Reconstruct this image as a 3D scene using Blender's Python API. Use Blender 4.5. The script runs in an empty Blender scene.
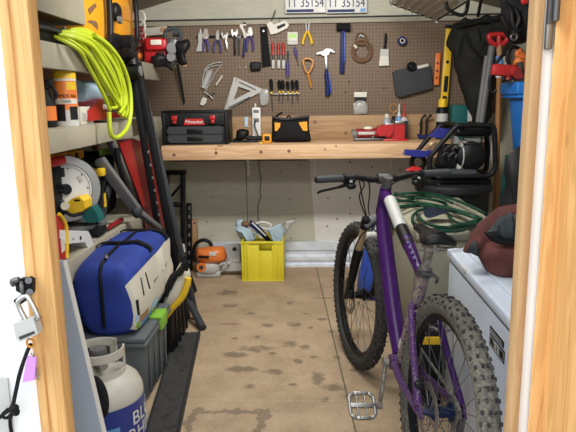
import bpy, bmesh, math, random
from mathutils import Vector, Matrix, noise, Euler
R=math.radians; PI=math.pi
random.seed(7)
sc=bpy.context.scene; C=sc.collection
V=Vector
# ------------------------------------------------------------------ camera
F=602.0
_Y=V((24,118,-F)).normalized(); _U=V((-45,3085,F)); _U=(_U-_Y*_U.dot(_Y)).normalized(); _X=_Y.cross(_U)
CAM=V((0,0,1.33))
def _ray(px,py):
    d=V((px-288,216-py,-F)); return V((_X.dot(d),_Y.dot(d),_U.dot(d)))
def at(px,py,y):
    d=_ray(px,py); return CAM+d*(y/d.y)
def atz(px,py,z):
    d=_ray(px,py); return CAM+d*((z-1.33)/d.z)
def atx(px,py,x):
    d=_ray(px,py); return CAM+d*(x/d.x)
cd=bpy.data.cameras.new('camera'); cam=bpy.data.objects.new('camera',cd); C.objects.link(cam)
cd.sensor_width=36; cd.lens=F/576*36; cd.clip_start=.02
m3=Matrix((_X,_Y,_U)); cam.matrix_world=Matrix.Translation(CAM)@m3.to_4x4()
sc.camera=cam
# ------------------------------------------------------------------ materials
def N(nt,t,**k):
    n=nt.nodes.new(t)
    for a,b in k.items(): setattr(n,a,b)
    return n
def mat(name,col,rough=.5,metal=0,var=0,vscale=20,bump=0,bscale=60,col2=None,thr=None,spec=.5,emit=0,trans=0,alpha=1):
    m=bpy.data.materials.new(name); m.use_nodes=True; nt=m.node_tree; p=nt.nodes['Principled BSDF']
    p.inputs['Base Color'].default_value=(*col,1); p.inputs['Roughness'].default_value=rough; p.inputs['Metallic'].default_value=metal
    p.inputs['Specular IOR Level'].default_value=spec if max(col)>.1 or metal else spec*.4
    if trans: p.inputs['Transmission Weight'].default_value=trans
    if alpha<1: p.inputs['Alpha'].default_value=alpha
    if emit: p.inputs['Emission Color'].default_value=(*col,1); p.inputs['Emission Strength'].default_value=emit
    L=nt.links.new
    if var or col2 or bump: tc=N(nt,'ShaderNodeTexCoord')
    if var or col2:
        no=N(nt,'ShaderNodeTexNoise'); no.inputs['Scale'].default_value=vscale; no.inputs['Detail'].default_value=5; L(tc.outputs['Object'],no.inputs['Vector'])
        rp=N(nt,'ShaderNodeValToRGB'); a,b=thr or (.35,.65)
        rp.color_ramp.elements[0].position=a; rp.color_ramp.elements[1].position=b
        c2=col2 or tuple(c*(1-var) for c in col)
        rp.color_ramp.elements[0].color=(*c2,1); rp.color_ramp.elements[1].color=(*(col if col2 else tuple(min(1,c*(1+var)) for c in col)),1)
        L(no.outputs['Fac'],rp.inputs['Fac']); L(rp.outputs['Color'],p.inputs['Base Color'])
    if bump:
        n2=N(nt,'ShaderNodeTexNoise'); n2.inputs['Scale'].default_value=bscale; n2.inputs['Detail'].default_value=4; L(tc.outputs['Object'],n2.inputs['Vector'])
        bp=N(nt,'ShaderNodeBump'); bp.inputs['Strength'].default_value=bump; bp.inputs['Distance'].default_value=.01
        L(n2.outputs['Fac'],bp.inputs['Height']); L(bp.outputs['Normal'],p.inputs['Normal'])
    return m
def wood(name,c1,c2,axis='X',scale=9,rough=.55,knot=True,stretch=14):
    m=bpy.data.materials.new(name); m.use_nodes=True; nt=m.node_tree; p=nt.nodes['Principled BSDF']; L=nt.links.new
    p.inputs['Roughness'].default_value=rough; p.inputs['Specular IOR Level'].default_value=.25
    g=N(nt,'ShaderNodeNewGeometry'); mp=N(nt,'ShaderNodeMapping'); L(g.outputs['Position'],mp.inputs['Vector'])
    s=[scale]*3; s['XYZ'.index(axis)]=scale/stretch; mp.inputs['Scale'].default_value=s
    no=N(nt,'ShaderNodeTexNoise'); no.inputs['Scale'].default_value=2.2; no.inputs['Detail'].default_value=6; no.inputs['Distortion'].default_value=.6; L(mp.outputs['Vector'],no.inputs['Vector'])
    wv=N(nt,'ShaderNodeMath',operation='SINE'); mu=N(nt,'ShaderNodeMath',operation='MULTIPLY'); mu.inputs[1].default_value=34; L(no.outputs['Fac'],mu.inputs[0]); L(mu.outputs[0],wv.inputs[0])
    rp=N(nt,'ShaderNodeValToRGB'); rp.color_ramp.elements[0].position=0; rp.color_ramp.elements[1].position=.9
    rp.color_ramp.elements[0].color=(*c1,1); rp.color_ramp.elements[1].color=(*c2,1)
    ad=N(nt,'ShaderNodeMath',operation='MULTIPLY_ADD'); ad.inputs[1].default_value=.3; L(wv.outputs[0],ad.inputs[0]); L(no.outputs['Fac'],ad.inputs[2])
    L(ad.outputs[0],rp.inputs['Fac']); out=rp.outputs['Color']
    if knot:
        mk=N(nt,'ShaderNodeMapping'); mk.inputs['Scale'].default_value=[7 if a!=axis else 4.2 for a in 'XYZ']; L(g.outputs['Position'],mk.inputs['Vector'])
        vo=N(nt,'ShaderNodeTexVoronoi'); vo.inputs['Scale'].default_value=1; L(mk.outputs['Vector'],vo.inputs['Vector'])
        kr=N(nt,'ShaderNodeValToRGB'); kr.color_ramp.elements[0].position=.06; kr.color_ramp.elements[1].position=.13
        kr.color_ramp.elements[0].color=(1,1,1,1); kr.color_ramp.elements[1].color=(0,0,0,1); L(vo.outputs['Distance'],kr.inputs['Fac'])
        mx=N(nt,'ShaderNodeMix',data_type='RGBA'); L(kr.outputs['Color'],mx.inputs[0]); L(out,mx.inputs[6]); mx.inputs[7].default_value=(c1[0]*.4,c1[1]*.3,c1[2]*.25,1); out=mx.outputs[2]
    L(out,p.inputs['Base Color']); return m
M={}
def col(n,c,**k): M[n]=mat(n,c,**k)
for a in [('black',(.007,.007,.008),dict(rough=.45)),('blackmat',(.009,.009,.01),dict(rough=.85)),('char',(.012,.0125,.014),dict(rough=.55,var=.2)),
 ('dkgrey',(.042,.046,.05),dict(rough=.6)),('grey',(.13,.13,.13),dict(rough=.55)),('ltgrey',(.45,.45,.43),dict(rough=.5)),
 ('white',(.66,.66,.64),dict(rough=.45)),('offwhite',(.62,.6,.52),dict(rough=.5)),('cream',(.5,.46,.36),dict(rough=.6)),
 ('chrome',(.55,.55,.53),dict(rough=.28,metal=1)),('steel',(.3,.3,.29),dict(rough=.45,metal=1)),('dksteel',(.13,.13,.135),dict(rough=.45,metal=.8)),
 ('galv',(.74,.8,.88),dict(rough=.4,metal=.25,var=.1,vscale=14)),
 ('red',(.4,.012,.014),dict(rough=.4)),('dkred',(.22,.01,.014),dict(rough=.45)),('orange',(.75,.16,.03),dict(rough=.45)),('yellow',(.78,.5,.02),dict(rough=.42)),
 ('toolyellow',(.68,.29,.008),dict(rough=.45)),('crateyellow',(.7,.6,.03),dict(rough=.42)),('blue',(.02,.07,.4),dict(rough=.45)),('navy',(.012,.022,.1),dict(rough=.5)),
 ('binblue',(.008,.15,.52),dict(rough=.4)),('purple',(.05,.012,.1),dict(rough=.4)),('violet',(.06,.04,.18),dict(rough=.5)),('teal',(.012,.1,.1),dict(rough=.5)),
 ('green',(.008,.042,.024),dict(rough=.45)),('ltgreen',(.3,.6,.08),dict(rough=.45)),('hose',(.42,.52,.018),dict(rough=.45)),
 ('paleblue',(.36,.48,.56),dict(rough=.7)),('tape',(.35,.55,.75),dict(rough=.5)),('pink',(.55,.25,.7),dict(rough=.5)),('brown',(.16,.085,.045),dict(rough=.6)),
 ('tan',(.36,.2,.09),dict(rough=.6)),('rubber',(.028,.028,.028),dict(rough=.8,bump=.6,bscale=90)),
 ('sky',(.12,.3,.6),dict(rough=.5)),('frameblue',(.012,.016,.16),dict(rough=.4)),
 ('clear',(.85,.87,.88),dict(rough=.15,trans=.0,alpha=.28)),
 ('panelblue',(.36,.41,.48),dict(rough=.5)),('fridge',(.62,.69,.8),dict(rough=.3)),('deck',(.27,.26,.195),dict(rough=.6,var=.06,vscale=3)),
 ('cardb',(.3,.21,.12),dict(rough=.8,var=.1)),('shelfpaint',(.33,.305,.235),dict(rough=.6,var=.1,vscale=6)),('rawwood',(.4,.23,.12),dict(rough=.7)),
 ('bluecloth',(.012,.036,.25),dict(rough=.75,bump=.25,bscale=220,var=.18,vscale=7)),('print',(.6,.57,.48),dict(rough=.55)),
 ('maroon',(.1,.036,.032),dict(rough=.9,bump=1.0,bscale=22,var=.35,vscale=9)),('greycloth',(.045,.053,.058),dict(rough=.9,bump=1.0,bscale=26,var=.3,vscale=12)),
 ('tarp',(.016,.017,.016),dict(rough=.75,bump=1.0,bscale=12)),('tank',(.5,.485,.42),dict(rough=.4,var=.06,vscale=8)),('sleeve',(.02,.04,.24),dict(rough=.3)),
 ('tyre',(.026,.026,.027),dict(rough=.75,col2=(.19,.17,.14),thr=(.42,.56),vscale=30)),('mudpurple',(.055,.016,.1),dict(rough=.45,col2=(.22,.175,.14),thr=(.36,.46),vscale=190)),('mudtube',(.06,.02,.1),dict(rough=.55,col2=(.27,.215,.17),thr=(.5,.6),vscale=150)),
 ('bikepurple',(.04,.009,.085),dict(rough=.3,var=.15,vscale=30)),('mudsteel',(.3,.29,.27),dict(rough=.5,metal=.5,col2=(.17,.14,.1),thr=(.4,.6),vscale=50)),('bronze',(.36,.26,.15),dict(rough=.4,metal=.2)),
 ('mat',(.018,.018,.019),dict(rough=.6,bump=.5,bscale=70,col2=(.05,.05,.05),thr=(.55,.75),vscale=30)),
 ('caketyre',(.13,.118,.096),dict(rough=.9,col2=(.06,.056,.05),thr=(.4,.6),vscale=110)),('frontcake',(.06,.057,.052),dict(rough=.9,col2=(.03,.03,.03),thr=(.4,.6),vscale=110)),('knob',(.022,.022,.024),dict(rough=.7,col2=(.1,.092,.078),thr=(.36,.46),vscale=60)),('totegrey',(.1,.115,.125),dict(rough=.55)),('latchgreen',(.2,.44,.04),dict(rough=.5)),('shaftwood',(.3,.13,.04),dict(rough=.5)),('sledred',(.28,.008,.01),dict(rough=.4)),('bandwhite',(.42,.43,.42),dict(rough=.4)),('rollblue',(.5,.68,.85),dict(rough=.8)),('glovenavy',(.006,.009,.022),dict(rough=.8)),('hubblue',(.008,.014,.04),dict(rough=.35)),('frost',(.5,.5,.48),dict(rough=.25,alpha=.55)),('spark',(.01,.02,.09),dict(rough=.35,col2=(.02,.08,.3),thr=(.62,.6),vscale=90)),
 ('siding',(.8,.8,.79),dict(rough=.6,var=.03,vscale=5)),('amber',(.55,.22,.02),dict(rough=.35)),('labelorange',(.75,.2,.04),dict(rough=.4)),
 ('fiber',(.55,.24,.05),dict(rough=.45)),('ground',(.3,.29,.27),dict(rough=.9,var=.3,vscale=40)),('glue',(.32,.36,.4),dict(rough=.4))]: col(a[0],a[1],**a[2])
M['bench']=wood('bench_pine',(.46,.28,.15),(.64,.43,.26),'X')
M['ply']=wood('backsplash_ply',(.3,.18,.09),(.44,.28,.15),'X',scale=5)
M['jamb']=wood('jamb_pine',(.56,.3,.1),(.74,.44,.18),'Z',scale=12)
M['jambpale']=wood('jamb_pine_pale',(.4,.25,.12),(.52,.34,.18),'Z',scale=12)
m=mat('translucent_sheet',(.75,.74,.68),rough=.5); M['sheet']=m; nt=m.node_tree; tr=N(nt,'ShaderNodeBsdfTranslucent'); tr.inputs['Color'].default_value=(.8,.79,.74,1); mx=N(nt,'ShaderNodeMixShader'); mx.inputs[0].default_value=.75
nt.links.new(nt.nodes['Principled BSDF'].outputs[0],mx.inputs[1]); nt.links.new(tr.outputs[0],mx.inputs[2]); nt.links.new(mx.outputs[0],nt.nodes['Material Output'].inputs['Surface'])
# ------------------------------------------------------------------ mesh builder
class MB:
    def __init__(s): s.v=[]; s.f=[]; s.mi=[]; s.m=0
    def add(s,vs,fs):
        o=len(s.v); s.v+= [V(x) for x in vs]; s.f+=[[i+o for i in f] for f in fs]; s.mi+=[s.m]*len(fs); return s
    def box(s,c,d,rot=None,bev=.004,seg=2,taper=None):
        bm=bmesh.new(); bmesh.ops.create_cube(bm,size=1)
        for v in bm.verts:
            t=1
            if taper and v.co.z<0: v.co.x*=taper; v.co.y*=taper
            v.co=V((v.co.x*d[0],v.co.y*d[1],v.co.z*d[2]))
        b=min(bev,min(d)*.45)
        if b>0: bmesh.ops.bevel(bm,geom=bm.edges[:],offset=b,segments=seg,profile=.5,affect='EDGES')
        mt=(rot if isinstance(rot,Matrix) else Euler(rot).to_matrix()) if rot is not None else Matrix.Identity(3)
        bm.verts.index_update(); s.add([mt@v.co+V(c) for v in bm.verts],[[v.index for v in f.verts] for f in bm.faces]); bm.free(); return s
    def b2(s,lo,hi,bev=.004,seg=2):
        lo=V(lo);hi=V(hi); return s.box((lo+hi)/2,[abs(x) for x in hi-lo],None,bev,seg)
    def beam(s,p0,p1,w,h,up=(0,0,1),bev=.003):
        p0=V(p0);p1=V(p1); z=(p1-p0).normalized(); x=V(up).cross(z)
        if x.length<1e-4: x=V((1,0,0))
        x.normalize(); y=z.cross(x); return s.box((p0+p1)/2,(w,h,(p1-p0).length),Matrix((x,y,z)).transposed(),bev)
    def rings(s,rs,caps=True,closed=False):
        n=len(rs[0]); vs=[p for r in rs for p in r]; fs=[]
        k=len(rs)
        for i in range(k if closed else k-1):
            a=i*n;b=((i+1)%k)*n
            for j in range(n): fs.append([a+j,a+(j+1)%n,b+(j+1)%n,b+j])
        if caps and not closed: fs.append(list(range(n))[::-1]); fs.append([(k-1)*n+j for j in range(n)])
        return s.add(vs,fs)
    def cyl(s,p0,p1,r0,r1=None,n=16,caps=True):
        r1=r0 if r1 is None else r1
        p0=V(p0);p1=V(p1); z=(p1-p0).normalized(); x=z.orthogonal().normalized(); y=z.cross(x)
        return s.rings([[p+x*math.cos(a)*r+y*math.sin(a)*r for a in [2*PI*j/n for j in range(n)]] for p,r in ((p0,r0),(p1,r1))],caps)
    def tube(s,pts,r,n=8,closed=False,sm=0,flat=1):
        pts=[V(p) for p in pts]
        if sm: pts=cat(pts,sm,closed)
        k=len(pts); rs=[]; pv=None
        for i in range(k):
            if closed: t=pts[(i+1)%k]-pts[i-1]
            else: t=pts[min(i+1,k-1)]-pts[max(i-1,0)]
            t.normalize()
            if pv is None: x=t.orthogonal().normalized()
            else:
                x=pv-t*pv.dot(t); x=x.normalized() if x.length>1e-6 else t.orthogonal().normalized()
            pv=x; y=t.cross(x)
            rr=r if not isinstance(r,(list,tuple)) else r[0]+(r[-1]-r[0])*i/max(1,k-1) if len(r)==2 else r[min(len(r)-1,round(i*(len(r)-1)/max(1,k-1)))]
            rs.append([pts[i]+x*math.cos(a)*rr+y*math.sin(a)*rr*flat for a in [2*PI*j/n for j in range(n)]])
        return s.rings(rs,True,closed)
    def lathe(s,prof,c,ax=(0,0,1),n=28,a0=0,a1=2*PI):
        z=V(ax).normalized(); x=z.orthogonal().normalized(); y=z.cross(x); c=V(c)
        full=abs(a1-a0-2*PI)<1e-6; 
        return s.rings([[c+z*h+x*math.cos(a0+2*PI*j/n)*max(r,1e-5)+y*math.sin(a0+2*PI*j/n)*max(r,1e-5) for j in range(n)] for r,h in prof],True)
    def prism(s,pts,vec):
        pts=[V(p) for p in pts]; vec=V(vec); n=len(pts)
        nr=V((0,0,0))
        for i in range(n): nr+=pts[i].cross(pts[(i+1)%n])
        if nr.dot(vec)>0: pts=pts[::-1]
        return s.add(pts+[p+vec for p in pts],[list(range(n)),[n+i for i in range(n)][::-1]]+[[(i+1)%n,i,n+i,n+(i+1)%n] for i in range(n)])
    def sph(s,c,r,n=14,rot=None,sq=1):
        r=(r,r,r) if not isinstance(r,(tuple,list)) else r; mt=Euler(rot).to_matrix() if rot else Matrix.Identity(3); c=V(c); rs=[]
        pw=lambda a:math.copysign(abs(a)**sq,a)
        for i in range(n+1):
            t=-PI/2+PI*i/n; ct=max(abs(math.cos(t))**sq,1e-4)
            rs.append([c+mt@V((r[0]*ct*pw(math.cos(a)),r[1]*ct*pw(math.sin(a)),r[2]*pw(math.sin(t)))) for a in [2*PI*j/(2*n) for j in range(2*n)]])
        return s.rings(rs)
    def pillow(s,pts,depth,k=6,nz=0,seed=0,sub=3,edge=.35,back=.5,wr=0,wf=14):
        # puffed outline: pts is a 3-D outline facing -Y; depth how far it swells
        pts=[V(p) for p in pts]
        if sub: pts=cat(pts,sub,True)
        c=sum(pts,V((0,0,0)))/len(pts); rs=[]
        for sg in (1,-1):
            for i in range(k+1):
                t=i/k if sg==1 else 1-i/k
                if sg==-1 and i==0: continue
                d=depth*math.sqrt(max(0,1-t**2.6)) if t<1 else 0
                rs.append([c+(p-c)*max(t,.02)+V((0,-d if sg==1 else d*back,0)) for p in pts])
        s0=len(s.v); s.rings(rs)
        if nz:
            for i in range(s0,len(s.v)):
                p=s.v[i]; s.v[i]=p+V((noise.noise(p*9+V((seed,0,0))),noise.noise(p*9+V((0,seed,7))),noise.noise(p*9+V((3,0,seed)))))*nz
        if wr:
            for i in range(s0,len(s.v)):
                p=s.v[i]; q=noise.noise(p*5+V((seed*3,0,0)))*2.2; s.v[i]=p+V((.3,-1,.5))*wr*(1-abs(math.sin(wf*(p.x*.8+p.z*.7)+q*2.5))**.7)*.9
        return s
    def torus(s,c,ax,R_,r,n=32,m=8,a0=0,a1=2*PI):
        z=V(ax).normalized(); x=z.orthogonal().normalized(); y=z.cross(x); c=V(c); full=abs(a1-a0-2*PI)<1e-6
        return s.tube([c+(x*math.cos(a)+y*math.sin(a))*R_ for a in [a0+(a1-a0)*i/(n if full else n-1) for i in range(n)]],r,m,full)
def cat(p,k,closed=False):
    n=len(p); o=[]
    for i in range(n if closed else n-1):
        a,b,c,d=(p[(i-1)%n],p[i],p[(i+1)%n],p[(i+2)%n]) if closed else (p[max(i-1,0)],p[i],p[i+1],p[min(i+2,n-1)])
        for j in range(k):
            t=j/k; o.append(.5*((2*b)+(c-a)*t+(2*a-5*b+4*c-d)*t*t+(3*b-a-3*c+d)*t**3))
    if not closed: o.append(p[-1])
    return o
def mkobj(name,mb,mats,loc=V((0,0,0)),smooth=.7):
    me=bpy.data.meshes.new(name); me.from_pydata([v-loc for v in mb.v],[],mb.f)
    mats=mats if isinstance(mats,(list,tuple)) else [mats]
    for m in mats: me.materials.append(M[m] if isinstance(m,str) else m)
    me.polygons.foreach_set('material_index',mb.mi); me.polygons.foreach_set('use_smooth',[True]*len(mb.f))
    me.set_sharp_from_angle(angle=smooth); me.update(); me.validate()
    o=bpy.data.objects.new(name,me); C.objects.link(o); return o
def th(name,label,cat_,loc,group=None):
    o=bpy.data.objects.new(name,None); C.objects.link(o); o.empty_display_size=.05; o.location=V(loc); o['label']=label; o['category']=cat_; o['wl']=list(V(loc))
    if group: o['group']=group
    return o
def pt(par,name,mb,mats,label=None,smooth=.7):
    root=par
    while root.parent: root=root.parent
    o=mkobj(name,mb,mats,V(root['wl']),smooth); o.parent=par
    if label: o['label']=label
    return o
def solo(name,label,cat_,mb,mats,group=None,smooth=.7):
    lo=[min(v[i] for v in mb.v) for i in range(3)]; hi=[max(v[i] for v in mb.v) for i in range(3)]
    loc=V(((lo[0]+hi[0])/2,(lo[1]+hi[1])/2,lo[2])); o=mkobj(name,mb,mats,loc,smooth); o.location=loc; o['label']=label; o['category']=cat_; o['wl']=list(loc)
    if group: o['group']=group
    return o
def st(name,mb,mats,smooth=.5):
    o=mkobj(name,mb,mats,V((0,0,0)),smooth); o['kind']='structure'; o['wl']=[0,0,0]; return o
def text(par,name,s,size,mtx,m,align='CENTER',ext=.0006,bend=None,sx=1):
    cu=bpy.data.curves.new(name,'FONT'); cu.body=s; cu.size=size; cu.align_x=align; cu.align_y='CENTER'; cu.extrude=ext
    t=bpy.data.objects.new('t',cu); C.objects.link(t); bpy.context.view_layer.update()
    me=t.to_mesh(); mb=MB()
    vs=[v.co.copy() for v in me.vertices]; fs=[list(p.vertices) for p in me.polygons]; t.to_mesh_clear(); bpy.data.objects.remove(t); bpy.data.curves.remove(cu)
    for v in vs: v.x*=sx
    mb.add([bend(v) for v in vs] if bend else [mtx@v for v in vs],fs)
    return pt(par,name,mb,m)
def face_cam(p,roll=0): return Matrix.Translation(V(p))@Matrix.Rotation(R(90),4,'X')@Matrix.Rotation(roll,4,'Z')
def px(pts,y): return [at(a,b,y) for a,b in pts]
def flat(mb,pts,y,d): return mb.prism(px(pts,y),(0,d,0))
SKY,SUN,SUNV,FILL,FILL2,EXPO=1.15,1.0,(.9,.35,-.9),6.5,23,1.0
# ================================================================== SETTING
def posmat(name,build,rough=.6):
    m=bpy.data.materials.new(name); m.use_nodes=True; nt=m.node_tree; p=nt.nodes['Principled BSDF']; p.inputs['Roughness'].default_value=rough; p.inputs['Specular IOR Level'].default_value=.2
    g=N(nt,'ShaderNodeNewGeometry'); build(nt,g.outputs['Position'],p,nt.links.new); M[name]=m; return m
def mth(nt,op,a,b=None,c=None):
    n=N(nt,'ShaderNodeMath',operation=op)
    for i,x in enumerate((a,b,c)):
        if x is None: continue
        if isinstance(x,(int,float)): n.inputs[i].default_value=x
        else: nt.links.new(x,n.inputs[i])
    return n.outputs[0]
def mixc(nt,f,a,b):
    n=N(nt,'ShaderNodeMix',data_type='RGBA')
    for i,x in ((0,f),(6,a),(7,b)):
        if isinstance(x,(int,float)): n.inputs[i].default_value=x
        elif isinstance(x,tuple): n.inputs[i].default_value=(*x,1)
        else: nt.links.new(x,n.inputs[i])
    return n.outputs[2]
def peg(nt,pos,p,L):
    sp=N(nt,'ShaderNodeSeparateXYZ'); L(pos,sp.inputs[0]); pit=.0254
    fx=mth(nt,'SUBTRACT',mth(nt,'FRACT',mth(nt,'MULTIPLY',sp.outputs[0],1/pit)),.5); fz=mth(nt,'SUBTRACT',mth(nt,'FRACT',mth(nt,'MULTIPLY',sp.outputs[2],1/pit)),.5)
    d=mth(nt,'ADD',mth(nt,'MULTIPLY',fx,fx),mth(nt,'MULTIPLY',fz,fz)); h=mth(nt,'LESS_THAN',d,.032)
    no=N(nt,'ShaderNodeTexNoise'); no.inputs['Scale'].default_value=3; L(pos,no.inputs['Vector'])
    base=mixc(nt,no.outputs['Fac'],(.15,.105,.074),(.19,.135,.096)); L(mixc(nt,h,base,(.29,.22,.155)),p.inputs['Base Color'])
posmat('pegboard',peg,.5)
STN=[(-.45,3.2,.03,.02),(-.32,3.22,.025,.03),(-.22,3.0,.03,.03),(-.08,2.9,.04,.03),(.0,2.95,.03,.02),(.12,2.95,.03,.03),(-.1,2.64,.03,.02),(.1,3.3,.025,.02),(-.3,2.62,.04,.03),(.2,2.8,.03,.03),(-.05,3.6,.03,.02),(-.42,2.98,.1,.05),(-.3,3.05,.13,.06),(-.13,3.12,.06,.05),(-.05,3.08,.05,.04),(-.36,2.8,.12,.05),(-.2,2.78,.07,.04),(.02,2.72,.05,.09),(.1,2.62,.08,.05),(.17,2.52,.07,.05),(.05,2.5,.03,.03),(-.28,3.4,.05,.05),(-.12,3.42,.06,.05),(-.02,3.36,.03,.03),(.05,3.5,.06,.03),(.22,3.2,.03,.03),(-.5,3.42,.09,.02),(-.55,3.75,.07,.05),(-.6,4.02,.12,.07),(-.15,3.8,.04,.04),(.1,3.9,.16,.02),(-.4,3.6,.05,.03)]
def floor(nt,pos,p,L):
    sp=N(nt,'ShaderNodeSeparateXYZ'); L(pos,sp.inputs[0])
    no=N(nt,'ShaderNodeTexNoise'); no.inputs['Scale'].default_value=4; no.inputs['Detail'].default_value=8; no.inputs['Roughness'].default_value=.7; L(pos,no.inputs['Vector'])
    fl=N(nt,'ShaderNodeTexNoise'); fl.inputs['Scale'].default_value=70; fl.inputs['Detail'].default_value=3; L(pos,fl.inputs['Vector'])
    r=N(nt,'ShaderNodeValToRGB'); r.color_ramp.elements[0].position=.3; r.color_ramp.elements[1].position=.7; r.color_ramp.elements[0].color=(.3,.215,.135,1); r.color_ramp.elements[1].color=(.48,.36,.24,1); L(no.outputs['Fac'],r.inputs['Fac'])
    c=mixc(nt,mth(nt,'MULTIPLY',mth(nt,'GREATER_THAN',fl.outputs['Fac'],.56),.4),r.outputs['Color'],(.46,.38,.28))
    wn=N(nt,'ShaderNodeTexNoise'); wn.inputs['Scale'].default_value=19; wn.inputs['Detail'].default_value=5; L(pos,wn.inputs['Vector'])
    acc=None
    for x,y,a,b in STN:
        dx=mth(nt,'MULTIPLY',mth(nt,'SUBTRACT',sp.outputs[0],x),1/(a*.62)); dy=mth(nt,'MULTIPLY',mth(nt,'SUBTRACT',sp.outputs[1],y),1/(b*.75))
        d=mth(nt,'ADD',mth(nt,'MULTIPLY',dx,dx),mth(nt,'MULTIPLY',dy,dy)); acc=d if acc is None else mth(nt,'MINIMUM',acc,d)
    k=mth(nt,'ADD',acc,mth(nt,'MULTIPLY',mth(nt,'SUBTRACT',wn.outputs['Fac'],.5),5.0))
    mr=N(nt,'ShaderNodeMapRange'); mr.inputs[1].default_value=.2; mr.inputs[2].default_value=1.7; mr.inputs[3].default_value=.66; mr.inputs[4].default_value=0; L(k,mr.inputs[0])
    c=mixc(nt,mr.outputs[0],c,(.11,.085,.062))
    # a worn ring of black scuffs near the door
    ax=mth(nt,'ABSOLUTE',mth(nt,'MULTIPLY',mth(nt,'SUBTRACT',sp.outputs[0],-.37),1/.15)); ay=mth(nt,'ABSOLUTE',mth(nt,'MULTIPLY',mth(nt,'SUBTRACT',sp.outputs[1],2.24),1/.15))
    q=mth(nt,'MAXIMUM',ax,ay); q=mth(nt,'ADD',q,mth(nt,'MULTIPLY',mth(nt,'SUBTRACT',wn.outputs['Fac'],.5),.8)); q=mth(nt,'LESS_THAN',mth(nt,'ABSOLUTE',mth(nt,'SUBTRACT',q,1.0)),.13)
    c=mixc(nt,mth(nt,'MULTIPLY',q,mth(nt,'MULTIPLY',fl.outputs['Fac'],.9)),c,(.06,.055,.05))
    # sheet seams
    s1=mth(nt,'SUBTRACT',sp.outputs[0],mth(nt,'MULTIPLY_ADD',sp.outputs[1],-.0592,.3007)); s1=mth(nt,'LESS_THAN',mth(nt,'ABSOLUTE',s1),.004)
    s2=mth(nt,'LESS_THAN',mth(nt,'ABSOLUTE',mth(nt,'SUBTRACT',sp.outputs[1],2.49)),.004)
    c=mixc(nt,mth(nt,'MULTIPLY',s1,.75),c,(.06,.065,.05)); c=mixc(nt,mth(nt,'MULTIPLY',s2,.35),c,(.5,.42,.3))
    L(c,p.inputs['Base Color']); bp=N(nt,'ShaderNodeBump'); bp.inputs['Strength'].default_value=.25; bp.inputs['Distance'].default_value=.004; L(fl.outputs['Fac'],bp.inputs['Height']); L(bp.outputs['Normal'],p.inputs['Normal'])
posmat('osb_floor',floor,.7)
def plywall(c1,c2):
    def f(nt,pos,p,L):
        mp=N(nt,'ShaderNodeMapping'); mp.inputs['Scale'].default_value=(1.2,1,7); L(pos,mp.inputs['Vector'])
        no=N(nt,'ShaderNodeTexNoise'); no.inputs['Scale'].default_value=1.6; no.inputs['Detail'].default_value=6; no.inputs['Distortion'].default_value=.9; L(mp.outputs['Vector'],no.inputs['Vector'])
        s=mth(nt,'SINE',mth(nt,'MULTIPLY',no.outputs['Fac'],40)); L(mixc(nt,mth(nt,'MULTIPLY_ADD',s,.25,.5),c1,c2),p.inputs['Base Color'])
    return f
posmat('wall_ply',plywall((.42,.41,.33),(.49,.475,.385)),.6)
posmat('wall_pale',plywall((.6,.585,.54),(.65,.635,.59)),.6)
posmat('roof_ply',plywall((.25,.22,.165),(.3,.265,.2)),.7)
XL,XR,YD,YB=-1.5,1.45,1.25,4.70
m=MB(); m.b2((XL-.1,YD-.06,-.1),(XR+.1,YB+.1,0),0); st('floor',m,'osb_floor')
m=MB(); m.b2((-9,-7,-.22),(9,14,-.16),0); st('ground',m,'ground')
# back wall: rectangle + gable, with a paler sheet and screw heads low on the right
m=MB(); m.prism([(XL,YB,0),(XR,YB,0),(XR,YB,1.95),(0,YB,2.36),(XL,YB,1.95)],(0,.08,0))
st('wall_back',m,['wall_ply'])
m=MB(); m.m=1; m.prism([(.03,4.699,.06),(1.4,4.699,.06),(1.4,4.699,.98),(-.03,4.699,.98)],(0,-.008,0))
m.m=2
for x,y in [(328,198),(337,219),(350,162),(350,198),(350,214),(372,167),(327,226),(383,205),(384,222),(400,170),(356,175)]: p=at(x,y,4.69); m.cyl(p,p+V((0,-.004,0)),.007,n=10)
for x,y in [(290,199),(291,238),(213,197),(300,165),(281,172),(207,222)]: p=at(x,y,4.698); m.cyl(p,p+V((0,-.003,0)),.006,n=10)
m.m=3
p=at(247,200,4.7); m.b2((p.x-.002,4.695,.1),(p.x+.002,4.701,1.0),0); m.b2((-1.1,4.695,.853),(-.04,4.701,.857),0)
st('trim_5',m,['wall_ply','wall_pale','brown','dkgrey'])
m=MB(); m.b2((XL-.08,YD,0),(XL,YB,1.95),0); st('wall_left',m,'wall_ply')
m=MB(); m.b2((XR,YD,0),(XR+.08,YB,1.95),0); st('wall_right',m,'wall_ply')
m=MB(); m.prism([(XL-.15,YD-.15,1.9),(0,YD-.15,2.34),(0,YD-.15,2.4),(XL-.15,YD-.15,1.96)],(0,YB-YD+.3,0)); m.prism([(XR+.15,YD-.15,1.9),(XR+.15,YD-.15,1.96),(0,YD-.15,2.4),(0,YD-.15,2.34)],(0,YB-YD+.3,0))
m.m=1
st('ceiling',m,['roof_ply','rawwood'])
# top plate ledge over the pegboard
zt=at(300,24,4.68).z; m=MB(); m.b2((XL,4.655,zt),(XR,4.70,zt+.035),.004); m.m=1; m.b2((XL,4.648,zt+.037),(XR,4.70,zt+.046),.002); st('trim_1',m,['shelfpaint','dkgrey'])
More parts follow.
